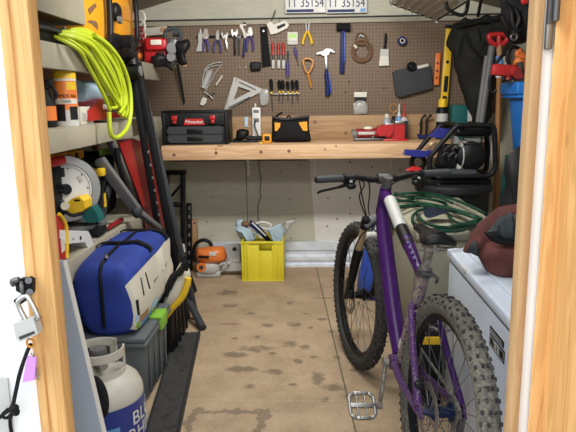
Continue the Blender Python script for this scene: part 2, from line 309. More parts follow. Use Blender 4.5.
# front wall, jambs
xl,xr=-.544,.416
m=MB(); a=at(5,0,1.19); 
m.b2((-2.6,1.2,-.1),(xl-.062,1.25,2.5),0); m.b2((.62,1.2,-.1),(2.6,1.25,2.5),0); m.b2((xl-.062,1.2,2.02),(.62,1.25,2.5),0)
m.m=1; m.b2((-.9,1.195,-.1),(-.668,1.2,.74),.001)
st('wall_front',m,['siding','ltgrey'])
m=MB(); m.b2((xl-.058,1.185,-.05),(xl-.036,1.25,2.04),.006); m.b2((xl-.037,1.19,-.05),(xl,1.235,2.04),.004); st('trim_2',m,['jamb'])
m=MB(); xs_=[at(x,147,1.19).x for x in (537,548,563)]; m.b2((xr,1.19,-.05),(xs_[0],1.23,2.04),.004); st('trim_3',m,['jambpale'])
m=MB(); m.b2((xs_[0],1.195,-.05),(xs_[1]+.004,1.25,2.04),.001); st('trim_4',m,['siding'])
# open right-hand door: pine ledger seen edge-on, hinge at the top
m=MB(); q=[at(x,147,1.182).x for x in (548,563)]; m.b2((q[0],1.182,-.02),(q[1],1.19,2.0),.002); m.m=1; m.b2((q[1]-.003,.75,-.02),(q[1]+.04,1.184,2.0),.003); m.m=2; m.b2((q[1]+.04,.7,-.02),(q[1]+.06,1.19,2.0),.001)
d=st('door_1',m,['jamb','jamb','siding'])
h=MB(); zh=at(550,49,1.18).z; hx=xs_[0]; h.b2((hx+.002,1.183,zh),(hx+.014,1.195,2.0),.002); h.cyl((hx+.015,1.178,zh+.05),(hx+.015,1.178,2.0),.006); h.m=1; h.b2((hx+.001,1.182,zh),(hx+.012,1.19,zh+.045),.002)
solo('door_hinge','long grey steel hinge at the top between the two pine boards of the doorway','hinge',h,['dksteel','steel'])
m=MB(); zb=at(300,242,4.66).z
m.prism([(-.8,4.69,0),(-.8,4.66,0),(-.8,4.66,.02),(-.8,4.675,.03),(-.8,4.655,.06),(-.8,4.655,.085),(-.8,4.675,.1),(-.8,4.675,.13),(-.8,4.655,.145),(-.8,4.655,zb),(-.8,4.69,zb)],(2.0,0,0)); st('baseboard_back',m,'galv')
# ceiling corrugated sheet seen at the top right
m=MB(); c0=at(437,20,4.3); c1=at(390,3,4.3); d=V((0,-1.7,0)); n=40; r=[]
for k in (0,1):
    r.append([c0+(c1-c0)*(1.0*i/n)+d*k+V((0,0,.016*math.cos(i*PI/3))) for i in range(n+1)])
vs=r[0]+r[1]; m.add(vs+[v+V((0,0,.006)) for v in vs],[[i,i+1,n+2+i,n+1+i] for i in range(n)]+[[2*n+2+n+1+i,2*n+2+n+2+i,2*n+3+i,2*n+2+i] for i in range(n)])
t=th('corrugated_sheet','pale corrugated sheet slung under the right roof slope with a dark rim','sheet',c0)
pt(t,'sheet',m,'sheet',smooth=1.2)
m=MB(); m.tube([c0,c0+d],.006); m.tube([c0,c1],.006); pt(t,'rim',m,'dkgrey')
m=MB(); m.cyl(c0+V((0,-.005,-.02)),c0+V((0,-.005,.01)),.012,n=10); pt(t,'clip',m,'white')
m=MB(); m.tube([c0,c0+V((0,0,.26))],.003,6); pt(t,'hanger_wire',m,'dkgrey'); m=MB(); m.tube([c1,c1+V((0,0,.26))],.003,6); pt(t,'hanger_wire',m,'dkgrey')
m=MB(); m.tube([at(446,2,3.6),at(449,10,3.6),at(463,15,3.6),at(468,2,3.6),at(469,-6,3.6)+V((0,0,.2))],.011,8,sm=4); solo('hanging_hook','black bent steel hook hanging from the roof beside the corrugated sheet','hook',m,'black')
# ================================================================== BACK WALL
PB=4.68
m=MB(); m.b2((-1.42,PB,1.195),(1.4,4.699,zt),.001); solo('pegboard','brown perforated hardboard tool panel across the back wall above the workbench','pegboard',m,'pegboard')
# workbench
ZB=1.02
t=th('workbench','pale pine workbench fixed along the back wall with plywood backsplash','workbench',(0,4.42,.92))
m=MB(); m.b2((-1.035,4.155,ZB-.035),(1.2,4.68,ZB),.002); pt(t,'top',m,'bench')
m=MB(); m.b2((-1.038,4.11,ZB-.098),(1.2,4.155,ZB),.003); m.m=1
for x,y in [(174,155),(216,149),(216,153),(261,152),(289,151),(336,146),(325,149)]: p=at(x,y,4.11); m.cyl(p+V((0,.002,0)),p+V((0,-.0015,0)),.012 if y>150 else .006,n=10)
pt(t,'front_rail',m,['bench','brown'])
m=MB(); m.b2((-1.1,4.66,ZB),(1.22,4.679,1.197),.002); m.m=1
for x,y in [(315,122),(346,133),(420,124)]: p=at(x,y,4.66); m.cyl(p+V((0,.002,0)),p+V((0,-.001,0)),.013,n=10)
pt(t,'backsplash',m,['ply','brown'])
for x in (247,316,393):
    X0=at(x,165,4.6).x; m=MB(); m.b2((X0-.012,4.684,.74),(X0+.012,4.69,.985),.001); m.b2((X0-.012,4.25,.975),(X0+.012,4.69,.984),.001); m.tube([(X0,4.685,.8),(X0,4.55,.91),(X0,4.4,.975)],.007,8,sm=4); pt(t,'bracket',m,'white')
# power cable hanging under the bench
m=MB(); m.tube([at(x,y,4.685) for x,y in [(259,158),(259.5,170),(261,180),(260,190),(261,197),(258,205),(258.5,222),(259,240)]],.004,6,sm=4); solo('hanging_cable','thin grey cable dropping down the back wall behind the yellow crate','cable',m,'grey')
# licence plates
def plate(xc,label,first):
    o=at(xc,4,4.655); z0=at(xc,13,4.655).z
    t=th('licence_plate',label,'licence plate',(o.x,4.66,z0),'licence plates above the pegboard')
    m=MB(); m.b2((o.x-.149,4.652,z0),(o.x+.149,4.655,z0+.152),.001); m.m=1; m.b2((o.x-.147,4.6515,z0+.112),(o.x+.147,4.6525,z0+.15),0); pt(t,'plate_panel',m,['white','labelorange' if first else 'paleblue'])
    m=MB(); m.b2((o.x-.14,4.651,z0+.006),(o.x+.06,4.652,z0+.026),0); pt(t,'landscape_band',m,'navy')
    m=MB(); m.b2((o.x+.1,4.6505,z0+.006),(o.x+.14,4.652,z0+.03),0); pt(t,'sticker',m,'white' if first else 'sky')
    text(t,'lettering','1T 35154',.088,face_cam((o.x,4.6505,z0+.069)),'navy',sx=.8)
    for k in (-1,1): m=MB(); m.cyl((o.x+k*.09,4.652,z0+.143),(o.x+k*.09,4.648,z0+.143),.006,n=8); pt(t,'screw',m,'steel')
plate(305.5,'white licence plate with orange top band, above the red chisels',True); plate(346.5,'white licence plate with blue sticker, above the black mallet',False)
# ---------------- tools hanging on the pegboard
G='hand tools hung on the pegboard'; W=4.655
def tool(name,label,cat_,x,y): return th(name,label,cat_,at(x,y,4.67),G)
def rod(m,pts,r,y=W,n=8,sm=3): return m.tube([at(a,b,y) for a,b in pts],r,n,sm=sm)
def hook(t,x,y):
    p=at(x,y,PB); m=MB(); m.tube([p,p+V((0,-.05,0)),p+V((0,-.056,.012))],.0025,6); pt(t,'hook',m,'steel')
t=tool('paint_scraper','white flared scraper, leftmost in the upper row of hand tools','scraper',200,51)
m=MB(); flat(m,[(199,31),(201.5,31),(202.5,36),(202,43),(205,51),(196,51.5),(198.3,43),(198,36)],W,.006); pt(t,'blade',m,'ltgrey'); m=MB(); rod(m,[(200.2,33),(200.2,29)],.006); pt(t,'hook_end',m,'steel')
def pliers(label,x,yt,yp,ye,spread,hm,jm,tilt=0,name='pliers',wide=2.6):
    t=tool(name,label,'pliers',x,ye)
    m=MB(); flat(m,[(x-wide*.3+tilt,yt),(x+wide*.5+tilt,yt+.5),(x+wide,yp-2),(x+wide*.7,yp+1),(x-wide*.7,yp+1),(x-wide,yp-2)],W,.014); m.cyl(at(x,yp-.5,W)+V((0,.01,0)),at(x,yp-.5,W)+V((0,-.006,0)),.009,n=12); pt(t,'jaw',m,jm)
    for k in (-1,1):
        m=MB(); m.tube([at(x+k*a,b,W) for a,b in [(1,yp+1),(spread*.75,yp+(ye-yp)*.35),(spread,yp+(ye-yp)*.7),(spread*.85,ye)]],[.006,.0095,.009,.008],8,sm=3); pt(t,'handle',m,hm)
    hook(t,x,yp+3)
pliers('purple-handled groove-joint pliers with chrome jaws, second in the upper row',205.5,28.5,38,51,2.6,'violet','chrome',name='groove_joint_pliers',wide=3.4)
pliers('purple-handled needle-nose pliers, third in the upper row of hand tools',217.5,30,39,52,3.6,'violet','steel',name='needle_nose_pliers',wide=1.8)
pliers('purple-handled diagonal cutters, rightmost pliers beside the black saw sheath',250,27,35,51,3.4,'violet','steel',name='diagonal_cutters',wide=2.8)
def wrench(label,x0,y0,x1,y1,hm,jm,s=1,name='adjustable_wrench'):
    t=tool(name,label,'wrench',x1,y1); d=(V((x1-x0,y1-y0,0))).normalized(); q=V((-d.y,d.x,0))
    P=lambda a,b:(x0+d.x*a*s+q.x*b*s,y0+d.y*a*s+q.y*b*s)
    m=MB(); flat(m,[P(0,-3),P(3,-1.2),P(3,.6),P(-.5,2.6),P(1.5,3.6),P(5,3.2),P(8,1.4),P(8,-1.4),P(4.5,-3)],W,.012); pt(t,'jaw',m,jm)
    m=MB(); a=at(*P(6,0),W); b=at(x1,y1,W); m.beam(a,b,.017*s,.009,up=(0,1,0)); pt(t,'handle',m,hm); hook(t,x0,y0+4)
wrench('chrome adjustable wrench hanging between the needle-nose pliers and black-handled wrench',224.5,32,227,50,'chrome','chrome',.95)
wrench('black-handled adjustable wrench with open chrome jaw, left of the pipe wrench',234.5,29,235,55,'black','chrome',1)
wrench('slim black-handled wrench hanging right beside the other black-handled wrench',238.8,34,239,55,'dkgrey','dksteel',.7,'combination_wrench')
t=tool('pipe_wrench','large pipe wrench with tall pale hooked jaw and long dark handle','wrench',244,57)
m=MB(); flat(m,[(239.5,27),(240,23.5),(243,21.8),(246,23),(246.3,26),(243.6,25.5),(243,27),(245.5,32),(246,39),(244.6,40),(243,33),(241,29)],W,.014); pt(t,'hook_jaw',m,'offwhite'); m=MB(); m.beam(at(245,38,W),at(243.3,57,W),.016,.012,up=(0,1,0)); pt(t,'handle',m,'navy'); m=MB(); flat(m,[(246,33),(249,32),(249,35),(246.4,37)],W,.012); pt(t,'heel_jaw',m,'steel')
t=tool('saw_sheath','long flat black saw sheath hanging right of the pliers','sheath',266,66)
m=MB(); flat(m,[(260,27),(266.5,26),(271,65.5),(262,67)],W,.016); pt(t,'sleeve',m,'blackmat'); m=MB(); m.cyl(at(263.5,31,W)+V((0,-.002,0)),at(263.5,31,W)+V((0,.004,0)),.008,n=12); pt(t,'rivet',m,'steel')
t=tool('tape_measure','small black square tape measure hung low beside the saw sheath','tape measure',255,70)
m=MB(); a=at(250,62,W);b=at(261,70.5,W); m.b2((a.x,W-.02,b.z),(b.x,W+.02,a.z),.012,3); pt(t,'case',m,'char'); m=MB(); m.b2((b.x-.02,W-.022,b.z+.006),(b.x-.005,W-.018,b.z+.03),.002); pt(t,'clip',m,'black')
# caulking gun of clear/silver wire
t=tool('caulking_gun','clear and silver skeleton caulking gun hanging tilted left of the speed square','caulking gun',204,105)
m=MB(); rod(m,[(204,71),(208,66),(215,63),(222,62.5)],.004); rod(m,[(202.5,88),(203,76),(207,69),(213,66),(219,65)],.0035); rod(m,[(202.5,88),(212,69)],.0045,sm=0); rod(m,[(205,92),(214,75),(222,64)],.003,sm=0); pt(t,'frame',m,'ltgrey')
m=MB(); m.cyl(at(203.5,88,W),at(210,71,W),.024,n=16); pt(t,'barrel',m,'clear')
m=MB(); rod(m,[(216,85),(222.5,75.5)],.007,sm=0); pt(t,'plunger_rod',m,'offwhite')
m=MB(); rod(m,[(204,92),(209,95),(213,99)],.004); rod(m,[(207,96),(214,93),(215,91)],.004); pt(t,'trigger',m,'steel'); m=MB(); flat(m,[(203,97),(207,98.5),(206,103),(203,105.5),(200,104.5),(201,101)],W,.016); pt(t,'handle_end',m,'offwhite')
# speed square
t=tool('speed_square','pale grey triangular speed square hung on a slant','speed square',224,112)
m=MB(); O=px([(235,77),(264.5,90),(224.5,111)],W); I=px([(238.3,86.5),(251,91),(233.5,100)],W); n=3
D=V((0,.006,0)); vs=O+I+[p+D for p in O+I]; fs=[]
for i in range(3): j=(i+1)%3; fs+= [[i,j,3+j,3+i],[6+i,6+j,j,i][::1],[9+j,9+i,6+i,6+j],[3+i,3+j,9+j,9+i]]
m.add(vs,fs); pt(t,'plate',m,'ltgrey'); m=MB()
for a,b in [((232.8,84),(227,105)),((239,82),(256,90)),((228,108),(250,97))]: m.beam(at(*a,W-.0005),at(*b,W-.0005),.008,.002,up=(0,1,0),bev=0)
pt(t,'scale_slot',m,'dkgrey'); m=MB(); a=at(235,77,W);b=at(224.5,111,W); m.beam(a,b,.012,.02,up=(0,1,0)); pt(t,'fence',m,'ltgrey'); hook(t,237,80)
# plastic sleeve beside square
t=tool('plastic_pouch','small clear plastic pouch on a hook at the tip of the speed square','pouch',263,104)
m=MB(); m.pillow(px([(260,91),(267,89),(269,96),(267.5,104),(261,105),(259.5,97)],W),.012); pt(t,'bag',m,'frost'); m=MB(); m.b2(at(266.5,92,W-.012)+V((-.012,0,-.012)),at(266.5,92,W-.012)+V((.012,.01,.012)),.004); pt(t,'header_card',m,'white')
# staple gun
t=tool('staple_gun','cream staple gun hanging below the first licence plate','staple gun',277,34)
m=MB(); O=[(266.5,24),(271,21.5),(274,24.5),(285,20.5),(289,24.5),(287.5,28),(276,33.5),(270.5,34.5),(269,29.5)]; flat(m,O,W-.01,.025); pt(t,'body',m,'offwhite'); m=MB(); flat(m,[(276.5,26.5),(285,23),(285.5,25.5),(278,29.5)],W-.012,.004); pt(t,'grip_opening',m,'char'); m=MB(); rod(m,[(271,22),(273,17),(275.5,10)],.004,sm=0); pt(t,'lever',m,'dkgrey'); hook(t,280,22)
# red chisels
for i,x in enumerate((273,278.5,283.3)):
    t=tool('wood_chisel',['red-handled chisel, left of the three beside the saw sheath','red-handled chisel, middle of the three red ones','red-handled chisel, right of the three red ones'][i],'chisel',x,69)
    m=MB(); m.tube([at(x-.2,42.5,W),at(x-.1,46,W),at(x,50,W),at(x+.1,55,W)],[.008,.0125,.0105,.012],10,sm=3); pt(t,'handle',m,'red'); m=MB(); m.cyl(at(x+.1,55,W),at(x+.15,60,W),.009,.007,10); pt(t,'ferrule',m,'dksteel'); m=MB(); a=at(x+.2,60,W); b=at(x+.3,68.5,W); m.beam(a,b,.02,.005,up=(0,1,0),bev=.001); pt(t,'blade',m,'ltgrey')
t=tool('blade_packet','small white and green packet hung under the staple gun','packet',292,44)
m=MB(); a=at(287.3,32,W);b=at(297.8,44.5,W); m.b2((a.x,W,b.z),(b.x,W+.008,a.z),.002); m.m=1; m.b2((a.x+.004,W-.0015,b.z+.004),(b.x-.004,W,b.z+.03),0); m.m=2; m.b2((a.x+.01,W-.0015,b.z+.05),(b.x-.01,W,b.z+.075),0); pt(t,'card',m,['offwhite','ltgrey','ltgreen']); hook(t,292,32)
t=tool('tin_snips','yellow-handled tin snips hanging right of the white packet','snips',307,44)
m=MB(); flat(m,[(305.3,21.5),(306.3,21.5),(307,31),(306,33)],W,.01); flat(m,[(308.5,22),(309.6,22),(309.3,33),(307.8,32)],W,.01); pt(t,'blade',m,'dksteel')
for k in (-1,1): m=MB(); m.tube([at(307.3+k*a,b,W) for a,b in [(.4,31),(2.2,35),(4,40),(4.6,43.5),(3.4,43.5)]],[.008,.01,.01,.008],8,sm=3); pt(t,'handle',m,'yellow')
t=tool('screwdriver','long dark purple-handled screwdriver hung right of the red chisels','screwdriver',288,77); m=MB(); m.tube([at(288,51,W),at(288,56,W),at(287.8,62,W)],.008,8); pt(t,'shaft',m,'dksteel'); m=MB(); m.tube([at(287.8,60,W),at(287.6,67,W),at(287.6,76.5,W)],[.009,.013,.012],10,sm=3); pt(t,'handle',m,'violet'); m=MB(); m.cyl(at(287.6,76,W),at(287.6,77.2,W),.007,n=10); pt(t,'end_cap',m,'tan')
t=tool('bradawl','small blue-handled bradawl pointing down below the white packet','bradawl',297,66); m=MB(); m.tube([at(294.6,47,W),at(295.5,52,W),at(296.5,57,W)],[.008,.012,.008],10,sm=3); pt(t,'handle',m,'violet'); m=MB(); m.cyl(at(296.5,57,W),at(298.3,66,W),.005,.0015,8); pt(t,'spike',m,'dksteel')
t=tool('cord_winder','orange wound cord with a dangling tail hanging left of the claw hammer','cord',308,88)
m=MB()
for k in range(5): m.tube([at(x+random.uniform(-.5,.5),y+random.uniform(-.4,.4),W-.004*k) for x,y in [(303.5,60),(308,58.5),(312.5,61),(312,67),(309,72.5),(306.5,72),(304.5,67)]],.007,6,True,sm=3)
pt(t,'coil',m,'fiber'); m=MB(); m.tube([at(307.5,72,W),at(309.5,80,W),at(311.5,88,W)],[.013,.008,.006],8,sm=3); pt(t,'tail',m,'amber')
# claw hammer
t=tool('claw_hammer','blue-gripped claw hammer with polished steel head','hammer',326,97)
m=MB(); flat(m,[(316.5,54.5),(317,52.5),(323,51),(326,48.5),(331,48.8),(335,52),(334,52.8),(330,51.3),(328.6,55),(323.5,56),(320.5,54)],W-.012,.026); pt(t,'head',m,'steel'); m=MB(); m.beam(at(325.8,54,W),at(326.6,70,W),.019,.014,up=(0,1,0)); pt(t,'neck',m,'chrome'); m=MB(); m.tube([at(326.6,69,W),at(326.4,76,W),at(327.6,85,W),at(327.6,95.5,W)],[.011,.016,.018,.019],10,sm=3); pt(t,'grip',m,'navy'); m=MB(); m.beam(at(329,72,W-.013),at(331,93,W-.013),.009,.004,up=(0,1,0)); pt(t,'grip_stripe',m,'blue')
# dead-blow mallet
t=tool('mallet','black-headed mallet with long navy handle hung right of the claw hammer','mallet',343,74)
m=MB(); a=at(337,27,W-.01); b=at(350,27.5,W-.01); m.cyl(a,b,.026,n=18); m.cyl(a-V((.003,0,0)),a+V((.02,0,0)),.029,n=18); m.cyl(b-V((.02,0,0)),b+V((.003,0,0)),.029,n=18); pt(t,'head',m,'blackmat'); m=MB(); m.beam(at(343,30,W),at(342,73.5,W),.036,.022,up=(0,1,0),bev=.008); pt(t,'handle',m,'navy'); m=MB(); m.beam(at(345,32,W-.012),at(344.4,62,W-.012),.01,.003,up=(0,1,0)); pt(t,'stripe',m,'blue')
# brown ring / drain auger coil
t=tool('drain_snake','brown coiled drain snake forming a ring with a smaller ring above','drain snake',362,63)
for k,(x,y,r) in enumerate([(362,51,.078),(362,51.5,.064)]):
    m=MB(); m.torus(at(x,y,W-.004*k),(0,1,0),r,.0065,36,8); pt(t,'coil',m,'brown')
m=MB(); m.torus(at(361,38.5,W-.008),(0,1,0),.04,.006,28,8); pt(t,'upper_ring',m,'brown'); m=MB(); m.cyl(at(354,45,W),at(356.5,48,W),.012,n=10); pt(t,'clip',m,'offwhite'); m=MB(); m.tube([at(359,36.5,W-.01),at(361,35.2,W-.01),at(364,37,W-.01)],.007,8,sm=3); pt(t,'handle',m,'ltgrey')
for a in [0,1.05,2.1,3.14,4.2,5.2]:
    m=MB(); p=at(362,51.5,W-.006); m.tube([p+V((math.cos(a)*.062,0,math.sin(a)*.062)),p+V((math.cos(a+.5)*.045,0,math.sin(a+.5)*.045)),p+V((math.cos(a+1)*.062,0,math.sin(a+1)*.062))],.004,6,sm=3); pt(t,'inner_loop',m,'brown')
t=tool('paint_brush','wide paint brush with black handle and grey bristles','paint brush',384,66)
m=MB(); m.tube([at(385.5,33,W),at(385.5,39,W),at(385,46,W),at(384.6,49,W)],[.008,.013,.01,.016],10,sm=3,flat=.7); pt(t,'handle',m,'black'); m=MB(); flat(m,[(380.5,49),(388.6,49),(388.6,56),(380,56)],W-.006,.016); pt(t,'ferrule',m,'ltgrey'); m=MB(); flat(m,[(380,56),(388.6,56),(389,65.5),(379,66)],W-.004,.012); pt(t,'bristles',m,'offwhite')
t=tool('tape_roll','small blue tape roll on a peg near the grey case','tape roll',402,46)
m=MB(); p=at(402,41,W); m.lathe([(.018,-.02),(.032,-.02),(.032,.02),(.018,.02),(.018,-.02)],p,(0,1,0),24); pt(t,'tape',m,'navy'); m=MB(); m.lathe([(.012,-.021),(.018,-.021),(.018,.021),(.012,.021),(.012,-.021)],p,(0,1,0),24); pt(t,'core',m,'offwhite'); hook(t,402,40)
# row of six small black screwdrivers
for i,(x,y0,y1,ln) in enumerate([(271.5,79,90,23),(279.5,80,89,14),(283,80,89,15),(288,81,89.5,13),(292.7,80,89.5,16),(297,80,89.5,14)]):
    lab=['first and longest','second','third','fourth','fifth','last'][i]
    t=th('precision_screwdriver',f'{lab} black-handled screwdriver, counted from the left, in the low rack of six','screwdriver',at(x,105,4.67),'rack of six black screwdrivers')
    m=MB(); m.tube([at(x-.6,y0,W),at(x-.4,y0+3,W),at(x,y1-2,W),at(x,y1,W)],[.009,.014,.013,.009],10,sm=3); pt(t,'handle',m,'blackmat'); m=MB(); m.cyl(at(x,y1+2,W),at(x+.1,y1+4,W),.009,n=10); m.m=1; m.cyl(at(x,y1,W),at(x,y1+2,W),.008,n=10); pt(t,'collar',m,['yellow','dkgrey']); m=MB(); m.cyl(at(x+.1,y1+4,W),at(x+(1.2 if i in(0,5) else -.4),y1+ln-2,W),.0035,n=8); pt(t,'shaft',m,'dksteel')
m=MB(); m.b2(at(270,95,W+.006),at(300,93,4.679),.002); solo('screwdriver_rack','thin steel rail holding the six black screwdrivers on the pegboard','rack',m,'steel')
m=MB(); m.b2(at(196,38,W+.008),at(254,35,4.679),.003); solo('plier_rail','dark rail behind the upper row of pliers and wrenches','rail',m,'black')
# blister pack
t=tool('hook_packet','clear packet of white plastic hooks on the pegboard above the backsplash','packet',360,114)
m=MB(); flat(m,[(354,92),(367,92),(366.5,97),(354.3,97)],W,.006); pt(t,'header_card',m,'offwhite'); m=MB(); flat(m,[(355,96.5),(366,96.5),(366.4,103),(354.6,103)],W+.002,.006); pt(t,'label',m,'char'); m=MB(); m.pillow(px([(355,102),(366,102),(367.5,113),(361,114.5),(354,113.5)],W),.02,nz=.004); pt(t,'bag',m,'frost'); m=MB()
for k in range(7): p=at(random.uniform(356,365),random.uniform(104,112.5),W-.006); m.tube([p,p+V((random.uniform(-.02,.02),0,.02)),p+V((random.uniform(-.02,.02),0,.035))],.006,6)
pt(t,'hooks',m,'white'); hook(t,360,91)
# grey case
t=tool('tool_case','flat dark grey plastic case hung tilted near the orange level','case',412,97)
m=MB(); O=px([(393,72),(397,70),(428,63.5),(430.5,66),(432.5,86),(431,88.5),(400,97),(396,95)],W-.03); m.prism(O,(0,.05,0)); pt(t,'shell',m,'dkgrey'); m=MB(); O2=px([(397,75),(414,71),(416,90),(400,94)],W-.034); m.prism(O2,(0,.006,0)); O2=px([(416,70.5),(428,67.5),(430,86),(418,89.5)],W-.034); m.prism(O2,(0,.006,0)); pt(t,'raised_panel',m,'dkgrey'); m=MB(); m.torus(at(411.5,66.5,W-.04),(0,1,0),.026,.011,22,8); m.sph(at(411.5,66.5,W-.04),(.02,.012,.02),8); pt(t,'round_catch',m,'black'); m=MB(); flat(m,[(417,66),(428,63.5),(429,66),(418,69)],W-.036,.01); pt(t,'handle',m,'offwhite')
m=MB(); m.beam(at(438.2,53,W),at(436.2,85,W),.036,.02,up=(0,1,0)); t=tool('torpedo_level','short orange torpedo level hung beside the yellow level','level',437,85); pt(t,'body',m,'labelorange'); m=MB()
for x,y in [(437.6,63),(437.1,71),(436.6,78)]: p=at(x,y,W-.011); m.cyl(p,p+V((0,-.003,0)),.009,n=12)
pt(t,'vial',m,'dkred')
t=tool('spirit_level','long yellow box spirit level hanging left of the black bag','level',444,107); m=MB(); m.beam(at(449.5,27,W-.02),at(443.5,107,W-.02),.054,.026,up=(0,1,0),bev=.005); pt(t,'body',m,'yellow')
m=MB(); m.beam(at(446.6,76,W-.035),at(445.2,92,W-.035),.03,.004,up=(0,1,0)); pt(t,'grip_slot',m,'char')
for x,y,r_ in ((444.5,98,.017),(447.5,62,.012)):
    m=MB(); p=at(x,y,W-.034); m.cyl(p,p+V((0,-.004,0)),r_,n=16); pt(t,'vial_window',m,'char')
m=MB()
m.beam(at(449.9,25,W-.02),at(449.3,29,W-.02),.064,.028,up=(0,1,0)); pt(t,'end_cap',m,'black')
# loose pegs
for i,(x,y) in enumerate([(240,67.5),(246,67.5),(349,82),(345.5,92),(383.5,88)]):
    p=at(x,y,PB); m=MB(); m.tube([p,p+V((0,-.018,0)),p+V((0,-.018,.006))],.0045,6); solo('peg_hook',['empty white peg left of the tape measure','empty white peg nearest the tape measure','empty peg above the packet of hooks','empty peg left of the packet of hooks','empty peg below the paint brush'][i],'hook',m,'offwhite' if i<2 else 'steel','empty pegs in the pegboard')
# ---------------- on the bench
t=th('toolbox','black two-drawer toolbox with red latches, at the left end of the workbench','toolbox',at(195,144,4.3).xy.to_3d()+V((0,0,ZB)))
x0=at(163,140,4.2).x; x1=at(227.5,140,4.2).x; z0=ZB; y0=4.2;y1=4.46; h=at(195,111,4.2).z-ZB
w=x1-x0
m=MB(); m.b2((x0+.006,y0+.012,z0),(x1-.006,y1,z0+h*.55),.01); pt(t,'body',m,'char')
m=MB(); m.b2((x0,y0,z0+h*.54),(x1,y1,z0+h),.016,3); m.b2((x0+.05,y0-.006,z0+h*.62),(x1-.05,y0+.01,z0+h*.92),.006); pt(t,'lid',m,'char')
m=MB(); m.b2((x0-.004,y0-.004,z0+h*.94),(x1+.004,y1,z0+h*1.02),.008); m.b2((x0-.004,y0-.002,z0),(x0+.02,y1,z0+h),.006); m.b2((x1-.02,y0-.002,z0),(x1+.004,y1,z0+h),.006); m.b2((x0,y0-.002,z0),(x1,y1,z0+.014),.004); pt(t,'bumper',m,'black')
for k in (.07,.3):
    m=MB(); m.prism([(x0+.045,y0-.004,z0+h*k+.058),(x0+.03,y0-.004,z0+h*k+.02),(x0+.05,y0-.004,z0+h*k),(x1-.05,y0-.004,z0+h*k),(x1-.03,y0-.004,z0+h*k+.02),(x1-.045,y0-.004,z0+h*k+.058)],(0,.03,0)); d=pt(t,'drawer',m,'dkgrey'); m=MB(); m.b2((x0+w*.38,y0-.014,z0+h*k+.012),(x0+w*.62,y0-.002,z0+h*k+.04),.005); pt(d,'handle',m,'black')
for c in (.2,.785):
    m=MB(); m.b2((x0+w*c-.022,y0-.018,z0+h*.6),(x0+w*c+.022,y0-.002,z0+h*.88),.004); l=pt(t,'latch',m,'black'); m=MB(); m.b2((x0+w*c-.02,y0-.022,z0+h*.74),(x0+w*c+.02,y0-.014,z0+h*.87),.003); m.b2((x0+w*c-.012,y0-.022,z0+h*.64),(x0+w*c+.014,y0-.014,z0+h*.73),.003); pt(l,'latch_tab',m,'red')
xc=x0+w*.5; zc=z0+h*.685
m=MB(); m.prism([(xc-.075,y0-.011,zc-.022),(xc+.075,y0-.011,zc-.022),(xc+.06,y0-.011,zc+.022),(xc-.06,y0-.011,zc+.022)],(0,.006,0)); e=pt(t,'emblem',m,'red'); text(e,'lettering','Milwaukee',.034,face_cam((xc,y0-.012,zc)),'white',sx=.85)
# compact black driver
t=th('cordless_driver','small black cordless tool lying on the bench behind the yellow tape','driver',at(245,142,4.4).xy.to_3d()+V((0,0,ZB)))
Y0=4.4; P=lambda a,b:at(a,b,Y0)
m=MB(); m.pillow(px([(236,136),(237,130.5),(242,129),(248,130),(249,133.5),(247,138),(240,140.5),(236,140)],Y0),.03,k=4); pt(t,'motor_housing',m,'black'); m=MB(); m.tube([P(246,137),P(253,138.5),P(262,138)],.018,10,sm=3); pt(t,'handle',m,'char'); m=MB(); m.cyl(P(236.5,139),P(233.5,141.3),.012,n=12); pt(t,'chuck',m,'black'); m=MB(); m.b2(P(240,142.2)-V((.05,.03,0)),P(258,140)+V((0,.03,0)),.004); pt(t,'battery',m,'black')
t=th('yellow_tape_measure','yellow and black tape measure standing at the bench front beside the tool pouch','tape measure',at(266,142.5,4.28).xy.to_3d()+V((0,0,ZB)))
Y0=4.25; a=at(262,134,Y0);b=at(271.5,143,Y0); m=MB(); m.b2((a.x,Y0,ZB),(b.x,Y0+.045,a.z),.012,3); pt(t,'case',m,'toolyellow'); m=MB(); m.b2((a.x+.016,Y0-.004,ZB+.018),(b.x-.012,Y0+.01,a.z-.014),.006); pt(t,'side_plate',m,'char'); m=MB(); m.b2((a.x-.02,Y0+.01,ZB+.001),(a.x+.004,Y0+.035,ZB+.008),.001); pt(t,'blade_tip',m,'yellow')
t=th('battery_charger','white plug-in charger standing against the backsplash left of the pouch','charger',at(257,131,4.62).xy.to_3d()+V((0,0,ZB)))
a=at(252,107.5,4.63);b=at(261,129,4.63); m=MB(); m.b2((a.x,4.615,ZB),(b.x,4.655,a.z),.006); pt(t,'body',m,'white'); m=MB(); m.b2((a.x+.012,4.612,a.z-.04),(b.x-.012,4.616,a.z-.018),.001); pt(t,'socket',m,'grey'); m=MB(); m.b2((a.x+.012,4.612,a.z-.11),(b.x-.012,4.616,a.z-.08),.001); pt(t,'socket',m,'grey'); m=MB(); m.cyl((a.x+.025,4.635,a.z-.004),(a.x+.025,4.635,a.z+.03),.008,n=10); pt(t,'antenna',m,'offwhite'); m=MB(); m.tube([(a.x+.03,4.612,a.z-.1),(a.x+.02,4.58,a.z-.13),(a.x+.05,4.56,ZB+.02),(a.x+.02,4.5,ZB+.006)],.005,6,sm=4); pt(t,'cord',m,'black')
m=MB(); a=at(244.5,117,4.655);b=at(248,127,4.655); m.b2((a.x,4.652,b.z),(b.x,4.661,a.z),.001); m.m=1; m.b2((a.x+.004,4.651,b.z+.02),(b.x-.004,4.653,b.z+.04),0); solo('level_card','small pale blue card fixed on the backsplash left of the white charger','card',m,['tape','white'])
